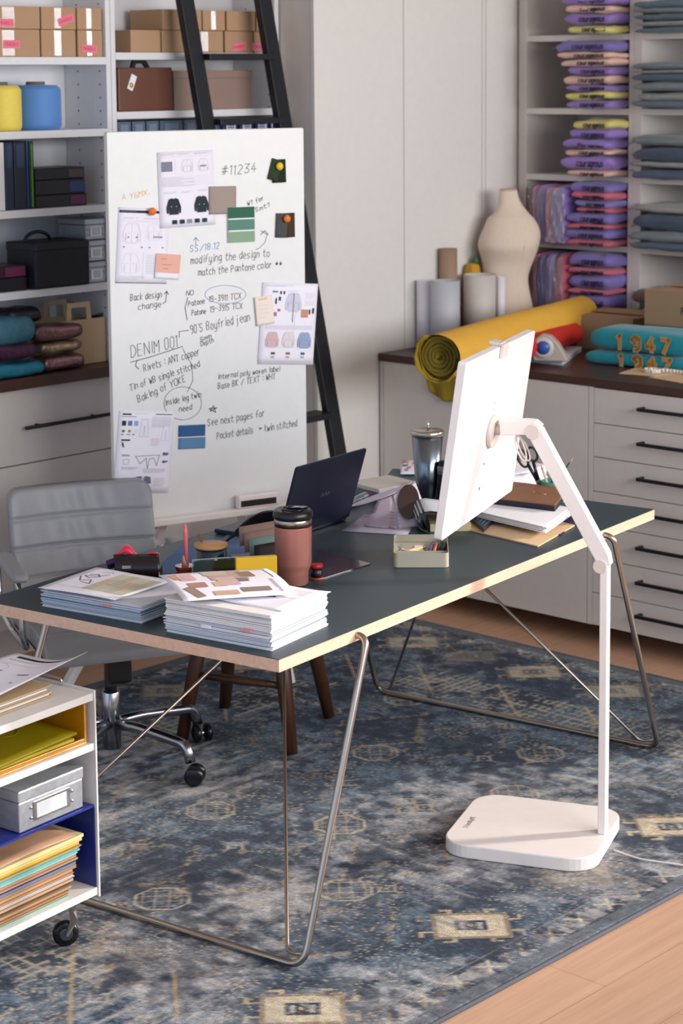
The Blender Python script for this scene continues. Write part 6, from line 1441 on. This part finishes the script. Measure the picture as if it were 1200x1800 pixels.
def dr(t, o, m, md, ax, sd, up):
    # loose flap hanging from the underside of the near end over the worktop edge
    yf = CYF-.012
    A = [atz(x, y, z) for x, y, z in ((741, 632, 1.05), (752, 600, 1.10))]
    top = [(742, 618), (744, 650), (770, 668), (800, 660), (845, 640), (880, 628)]
    P = [aty(x, y, yf-.012)-o for x, y in ((742, 640), (756, 664), (780, 668), (805, 660), (835, 650), (870, 640))]
    Q = [aty(x, y, yf-.004)-o for x, y in ((752, 680), (766, 698), (785, 706), (810, 708), (838, 706), (872, 700))]
    def lp(L, u): x = u*(len(L)-1); i = min(int(x), len(L)-2); return L[i].lerp(L[i+1], x-i)
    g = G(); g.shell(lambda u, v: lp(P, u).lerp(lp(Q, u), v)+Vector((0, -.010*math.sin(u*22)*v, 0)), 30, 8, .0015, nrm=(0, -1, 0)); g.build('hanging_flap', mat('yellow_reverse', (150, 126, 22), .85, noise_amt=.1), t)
    # curl linking roll end and flap on the left
    c = pn-o; P1 = [c+(-sd)*math.cos(a)*0+(sd*math.cos(a)+up*math.sin(a))*r*1.12-ax*.02 for a in [math.radians(d) for d in (120, 150, 180, 210, 240, 270, 300)]]
    P0 = [c+(sd*math.cos(a)+up*math.sin(a))*r*1.0+ax*.03 for a in [math.radians(d) for d in (120, 150, 180, 210, 240, 270, 300)]]
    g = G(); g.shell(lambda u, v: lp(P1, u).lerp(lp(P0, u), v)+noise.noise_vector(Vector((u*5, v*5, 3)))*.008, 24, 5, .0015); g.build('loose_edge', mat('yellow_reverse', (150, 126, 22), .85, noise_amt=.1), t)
fabric_roll('yellow_fabric_roll', 'thick mustard yellow fabric roll lying across the right worktop, its end over the edge', pn, pf, r, (226, 172, 62), (116, 98, 20), 1, drape=dr)
r2_ = .044; qn = Vector((-4.385, 5.585, 1.036)); qf = Vector((-4.545, 6.19, 1.030))
fabric_roll('red_fabric_roll', 'red fabric roll lying behind the monitor on the right worktop', qn+Vector((0, -.0, 0)), qf, r2_, (206, 44, 34), (92, 14, 14), 4, turns=2.2)
t = thing('red_fabric', 'small bright red fabric heap behind the flat carton', 'fabric', (-4.29, 6.385, WZ+.001)); g = G()
g.pillow(.16, .024, .158, e1=.5, e2=.6, nz=.006, seed=4, nu=48, nv=20, nsc=9); g.build('heaped_cloth', mat('red_fabric_roll_cloth', (206, 44, 34), .8), t)
# paper rolls standing upright
def paper_roll(label, px, py, rad, h, c, seed, turns=1.25, name='paper_roll'):
    p = Vector((px, py, WZ)); t = thing(name, label, 'paper roll', (p.x, p.y, WZ+.0006)); g = G()
    n = int(40*turns); inn = []
    P = []
    for i in range(n+1):
        a = 2.6+i/40*2*PI; rr = rad*(1-.10*i/n*turns*.6); P.append((rr*math.cos(a), rr*math.sin(a)))
    vs = [(x, y, 0) for x, y in P]+[(x, y, h) for x, y in P]+[(x*.985, y*.985, 0) for x, y in P]+[(x*.985, y*.985, h) for x, y in P]; m_ = n+1
    fs = []
    for i in range(n): fs += [(i, i+1, m_+i+1, m_+i), (2*m_+i+1, 2*m_+i, 3*m_+i, 3*m_+i+1), (m_+i, m_+i+1, 3*m_+i+1, 3*m_+i), (i+1, i, 2*m_+i, 2*m_+i+1)]
    fs += [(0, m_, 3*m_, 2*m_), (n, 2*m_+n, 3*m_+n, m_+n)]
    g._add(vs, fs, 0, True); g.build('rolled_sheet', mat('roll_%d_%d' % (c[0], c[2]), c, .6, noise_amt=.03), t); return t
paper_roll('leftmost white paper roll standing at the back of the right worktop by the wardrobe', -5.03, 5.892, .040, .262, (226, 224, 232), 1)
paper_roll('grey white paper roll standing in front between two others', -4.93, 5.886, .058, .268, (186, 188, 194), 2)
paper_roll('wide pale paper roll right of the front grey one', -4.95, 6.12, .066, .272, (206, 198, 192), 3)
paper_roll('slim white paper roll touching the dress form', -4.895, 6.185, .017, .262, (232, 228, 236), 4)
paper_roll('tall brown kraft paper roll behind the white rolls', -5.034, 6.028, .036, aty(787, 437, 6.028).z-WZ, (158, 130, 106), 5, 1.5)
t = thing('mustard_bundle', 'mustard fabric bundle tucked between the paper rolls and the dress form', 'fabric', (-5.036, 6.180, WZ+.001)); G().pillow(.06, .07, aty(832, 463, 6.18).z-WZ, e1=.35, e2=.5, nz=.004, seed=3).build('cloth', mat('mustard_cloth', (196, 146, 36), .8), t); G().lathe([(.016, aty(832, 463, 6.18).z-WZ+.001), (.008, aty(832, 455, 6.18).z-WZ+.002), (0, aty(832, 450, 6.18).z-WZ+.002)], 10, X=Matrix.Translation((.005, .015, 0))).build('green_tip', mat('leaf_green', (60, 110, 60), .6), t)
# dress form
DY = 6.285
dc = aty(893, 500, DY); t = thing('dress_form', 'cream linen dress form torso standing on the right worktop', 'mannequin', (dc.x, DY, WZ+.0006), math.atan2(RT.y, RT.x))
LINE_ = [(545, 852, 940), (534, 852, 937.5), (507, 853, 931.5), (489, 852, 929), (477, 850, 932), (466, 849, 936), (455, 847, 941), (444, 844.5, 945), (432, 840, 948.6), (420, 843, 951),
         (411, 846.5, 951.6), (399, 852, 948.6), (390, 855.5, 944), (383, 858, 939), (378, 865, 934), (373, 872, 929), (360, 877.5, 918.6), (348, 878, 912.5), (334, 879, 910)]
g = G(); prof = []
sc_px = 1/(FPX/((dc-CAM).dot(FW)))
o_ = t.location; cxp = 895
for py, xl, xr0 in LINE_:
    z = aty(893, py, DY).z-WZ; cx = ((xl+xr0)/2-cxp)*sc_px; hw = (xr0-xl)/2*sc_px; prof.append((z, cx, hw))
zb0 = prof[0][0]; prof = [(0, prof[0][1], prof[0][2]*1.02), (zb0*.5, prof[0][1], prof[0][2]*1.05)]+prof
zbust = aty(893, 432, DY).z-WZ
n = 36; vs = []; fs = []
for k, (z, cx, hw) in enumerate(prof):
    dpt = min(hw*.72, .030+max(0, (prof[-1][0]-z))*.9); bst = .020*math.exp(-((z-zbust)/.035)**2)
    for i in range(n): a = 2*PI*i/n; ca, sa = math.cos(a), math.sin(a); vs.append((cx+hw*math.copysign(abs(ca)**.9, ca), dpt*math.copysign(abs(sa)**.9, sa)-bst*max(0, -sa), z))
for k in range(len(prof)-1):
    for i in range(n): j = (i+1) % n; fs.append((k*n+i, k*n+j, (k+1)*n+j, (k+1)*n+i))
fs += [tuple(reversed(range(n)))]
g._add(vs, fs, 0, True); b_ = g.build('torso', mat('cream_linen', (222, 204, 184), .85, noise_amt=.05, nscale=60, bump=.2, bscale=500), t, subsurf=1)
z, cx, hw = prof[-1]; G().lathe([(hw*.98, z-.002), (hw*.96, z+.004), (hw*.5, z+.003), (0, z-.004)], 30, X=Matrix.Translation((cx, 0, 0))@Matrix.Diagonal((1, .9, 1, 1))).build('neck_cap', mat('cap_linen', (196, 172, 150), .8), t)
g = G()
for kx in (.35, ): g.tube([(p[1]+p[2]*.45, -p[2]*.72*.895-.020*.9*math.exp(-((p[0]-zbust)/.035)**2)-.0006, p[0]) for p in prof[2:14]], .0012, 5)
g.build('princess_seam', mat('seam_linen', (206, 188, 166), .9), t)
# cartons on the right
def box_pts(label, near, right, left, z0, h, c=CARDD, flaps=False, text=None, name='cardboard_box'):
    N, Rr, L = [atz(*p, z0) for p in (near, right, left)]; ux = (Rr-N); uy = (L-N); W, D = ux.length, uy.length; ux.normalize(); uy = (uy-ux*uy.dot(ux)).normalized()
    t = thing(name, label, 'box', (N.x, N.y, z0+.0006), math.atan2(ux.y, ux.x)); s = 1 if ux.cross(uy).z > 0 else -1
    G().box(0, W, 0 if s > 0 else -D, D if s > 0 else 0, 0, h).build('carton', c, t, bevel=.0015); return t, W, D*s
# flat low carton
t, W, D = box_pts('flat opened carton between the red fabric and the taller cartons', (1012, 637), (1160, 650), (1060, 590), WZ, .001)
for ch in [o for o in bpy.data.objects if o.parent == t]: bpy.data.objects.remove(ch)
A = atz(1008, 612, WZ); hbx = .128
t.location = atz(1013, 612, WZ)+Vector((0, 0, .0006)); t.rotation_euler.z = .03
G().box(0, .255, 0, .20, 0, hbx).build('carton', CARDD, t, bevel=.0015); g = G(); g.box(.0, .253, .005, .10, hbx+.001, hbx+.003); g.box(.0, .253, .103, .195, hbx+.001, hbx+.003, X=Matrix.Rotation(.06, 4, 'X')); g.build('flap', CARD, t)
for k, (z0, h, lb) in enumerate(((WZ, .128, 'lower grey brown carton at the right frame edge behind the teal sweatshirts'), (WZ+.130, .128, 'upper grey brown carton at the right frame edge with black print'))):
    p = Vector((-4.195, 6.150, WZ)); t = thing('cardboard_box', lb, 'box', (p.x, p.y, z0+.0006), .04)
    G().box(0, .36, 0, .22, 0, h).build('carton', CARDD, t, bevel=.0015)
    if k: 
        G().box(.0, .36, .0, .13, h+.0005, h+.0025).build('flap', CARD, t); G().box(.03, .36, .135, .215, h+.0005, h+.0025, X=Matrix.Rotation(.05, 4, 'X')).build('flap', CARD, t)
        g = G(); stroke_text(g, 'FRAGILE', (.158, -.0008, .048), (1, 0, 0), (0, 0, 1), .024, .004); g.build('printed_lettering', INK, t)
        g = G(); g.box(.166, .178, -.0012, -.0003, .020, .031); g.build('printed_mark', INK, t)
# teal sweatshirts with 1947
TE = mat('teal_fleece', (0, 134, 148), .85, noise_amt=.08, sheen=.2, bump=.3, bscale=50); OC = mat('ochre_print', (190, 126, 52), .7); OCL = mat('mint_outline', (110, 190, 170), .7)
p = atz(1020, 638, WZ)
for k, (x0, z0, h, lb, x1) in enumerate(((0, .0012, .052, 'lower teal sweatshirt folded with ochre 1947 print', .46), (.025, .056, .080, 'upper teal sweatshirt folded with ochre 1947 print', .46))):
    t = thing('folded_sweatshirt', lb, 'sweatshirt', (p.x+(x0+x1)/2, p.y+.105, WZ+z0), .02, 'teal sweatshirts on the right worktop'); w_ = x1-x0
    G().pillow(w_, .19, h, e1=.3, e2=.2, nz=.006, seed=30+k, nu=60, nv=16, nsc=6).build('folded_body', TE, t)
    for i, ch in enumerate('1947'):
        g = G()
        xx = aty(1085+i*25.5+(3 if k == 0 else 0), 600, p.y+.01).x-t.location.x
        ff = -.0985
        for (wd, mi, dy) in ((.0175, 1, .0006), (.0135, 0, 0)):
            pts = []
            for st in GL[ch].split('/'):
                ribbon(g, [Vector((xx+(int(q[0])/4)*.042, ff+dy, h*.14+_gy(q[1])/6*h*(.68 if k == 0 else .60))) for q in st.split()], wd, (1, 0, 0), (0, 0, 1), mi)
        g.build('printed_digit', [OC, OCL], t)
# magazines, tape dispenser
P = [atz(*q, WZ) for q in ((935, 637), (986, 643), (1020, 630), (1000, 612), (945, 610))]
P = [atz(*q, WZ) for q in ((905, 634), (988, 643), (1022, 618), (945, 612))]; c = sum(P, Vector())/4; t = thing('magazine_pile', 'pile of printed magazines under the tape dispenser', 'magazines', (c.x, c.y, WZ)); Q = ccw([p-c for p in P]); g = G()
for k in range(5): g.prism([(p.x*(1-.01*(k % 2)), p.y*(1-.01*(k % 2))) for p in Q], .0008+k*.0036, .004+k*.0036, 0 if k == 4 else 1)
g.build('magazines', [PAPER, PW[1]], t)['kind'] = 'stuff'; g = G(); r = random.Random(6)
for k in range(9):
    a = Q[0].lerp(Q[1], r.uniform(.1, .8)); b = Q[3].lerp(Q[2], r.uniform(.1, .8)); q = a.lerp(b, r.uniform(.2, .8)); w_, d_ = r.uniform(.008, .022), r.uniform(.006, .014); g.box(q.x-w_, q.x+w_, q.y-d_, q.y+d_, .0186, .0190, k % 3)
g.build('cover_print', [mat('pc_pink', (214, 160, 160), .6), mat('pc_grey', (110, 104, 116), .6), mat('pc_rose', (196, 110, 110), .6)], t)['kind'] = 'stuff'
p = Vector((-4.372, 5.79, WZ)); t = thing('tape_dispenser', 'grey beige tape dispenser with blue tape roll on the magazines', 'dispenser', (p.x, p.y, WZ+.0195), .45); t.scale = (1.3, 1.3, 1.3)
g = G(); X = basis((0, 0, 0), (1, 0, 0), (0, 0, 1), (0, -1, 0))
g.prism([(-.035, 0), (.062, 0), (.060, .010), (.035, .050), (.012, .072), (-.010, .076), (-.030, .062), (-.038, .03)], -.016, .016, X=X); g.build('body', mat('dispenser_beige', (176, 166, 152), .45), t, bevel=.004)
G().lathe([(.020, -.0185), (.030, -.0185), (.030, -.0165), (.020, -.0165)], 26, X=basis((-.006, 0, .038), (1, 0, 0), (0, 0, 1), (0, -1, 0))@Matrix.Translation((0, 0, .036))).build('tape_roll', mat('tape_grey', (196, 190, 182), .4), t)
G().lathe([(0, .0197), (.019, .0197), (.019, .0212), (0, .0212)], 22, X=basis((-.006, 0, .038), (1, 0, 0), (0, 0, 1), (0, -1, 0))).build('blue_core', mat('core_blue', (50, 86, 160), .4), t)
# kraft envelope, green card, tape measure
t, c, P = quad_thing('kraft_envelope', 'kraft envelope with pointed left corner on the right worktop front', 'envelope', ((1088, 657), (1140, 640), (1210, 655), (1150, 662)), WZ, .003, KR)
t, c, P = quad_thing('kraft_envelope', 'second kraft envelope at the right frame edge', 'envelope', ((1140, 664), (1200, 657), (1270, 670), (1230, 680)), WZ+.0001, .0025, KR)
t, c, P = quad_thing('green_card', 'mint green card on the kraft envelope at the right frame edge', 'card', ((1166, 646), (1200, 640), (1270, 655), (1215, 664)), WZ+.0035, .0018, mat('mint_card', (60, 184, 144), .6))
p = atz(1146, 655, WZ+.0036); t = thing('tape_measure', 'white tailor tape measure curled on the kraft envelope', 'tape measure', (p.x, p.y, WZ+.0036)); g = G(); TM = mat('tape_white', (232, 224, 214), .5)
sp_ = []
for i in range(49): a = i/48*2*PI*1.6-1.2; rr = .034-.006*i/48; sp_.append((rr*math.cos(a), rr*.75*math.sin(a)))
for k in range(12): sp_.append((sp_[-1][0]+.014, sp_[-1][1]+.006-.001*k))
for A, B_ in zip(sp_[:-1], sp_[1:]): g._add([(A[0], A[1], .0005), (B_[0], B_[1], .0005), (B_[0], B_[1], .0145), (A[0], A[1], .0145)], [(0, 1, 2, 3)], 0, True)
o = g.build('ribbon', TM, t); sol = o.modifiers.new('t', 'SOLIDIFY'); sol.thickness = .0008; sol.offset = 0
g = G()
for k, (A, B_) in enumerate(zip(sp_[:-1], sp_[1:])):
    if k % 2: continue
    d = Vector((B_[0]-A[0], B_[1]-A[1], 0)).normalized(); nn = Vector((d.y, -d.x, 0)); q = Vector((A[0], A[1], .006))
    for s in (-1, 1): g._add([q+nn*s*.0007-d*.0008, q+nn*s*.0007+d*.0008, q+nn*s*.0007+d*.0008+Vector((0, 0, .005)), q+nn*s*.0007-d*.0008+Vector((0, 0, .005))], [(0, 1, 2, 3)])
g.build('graduations', INK, t)['kind'] = 'stuff'
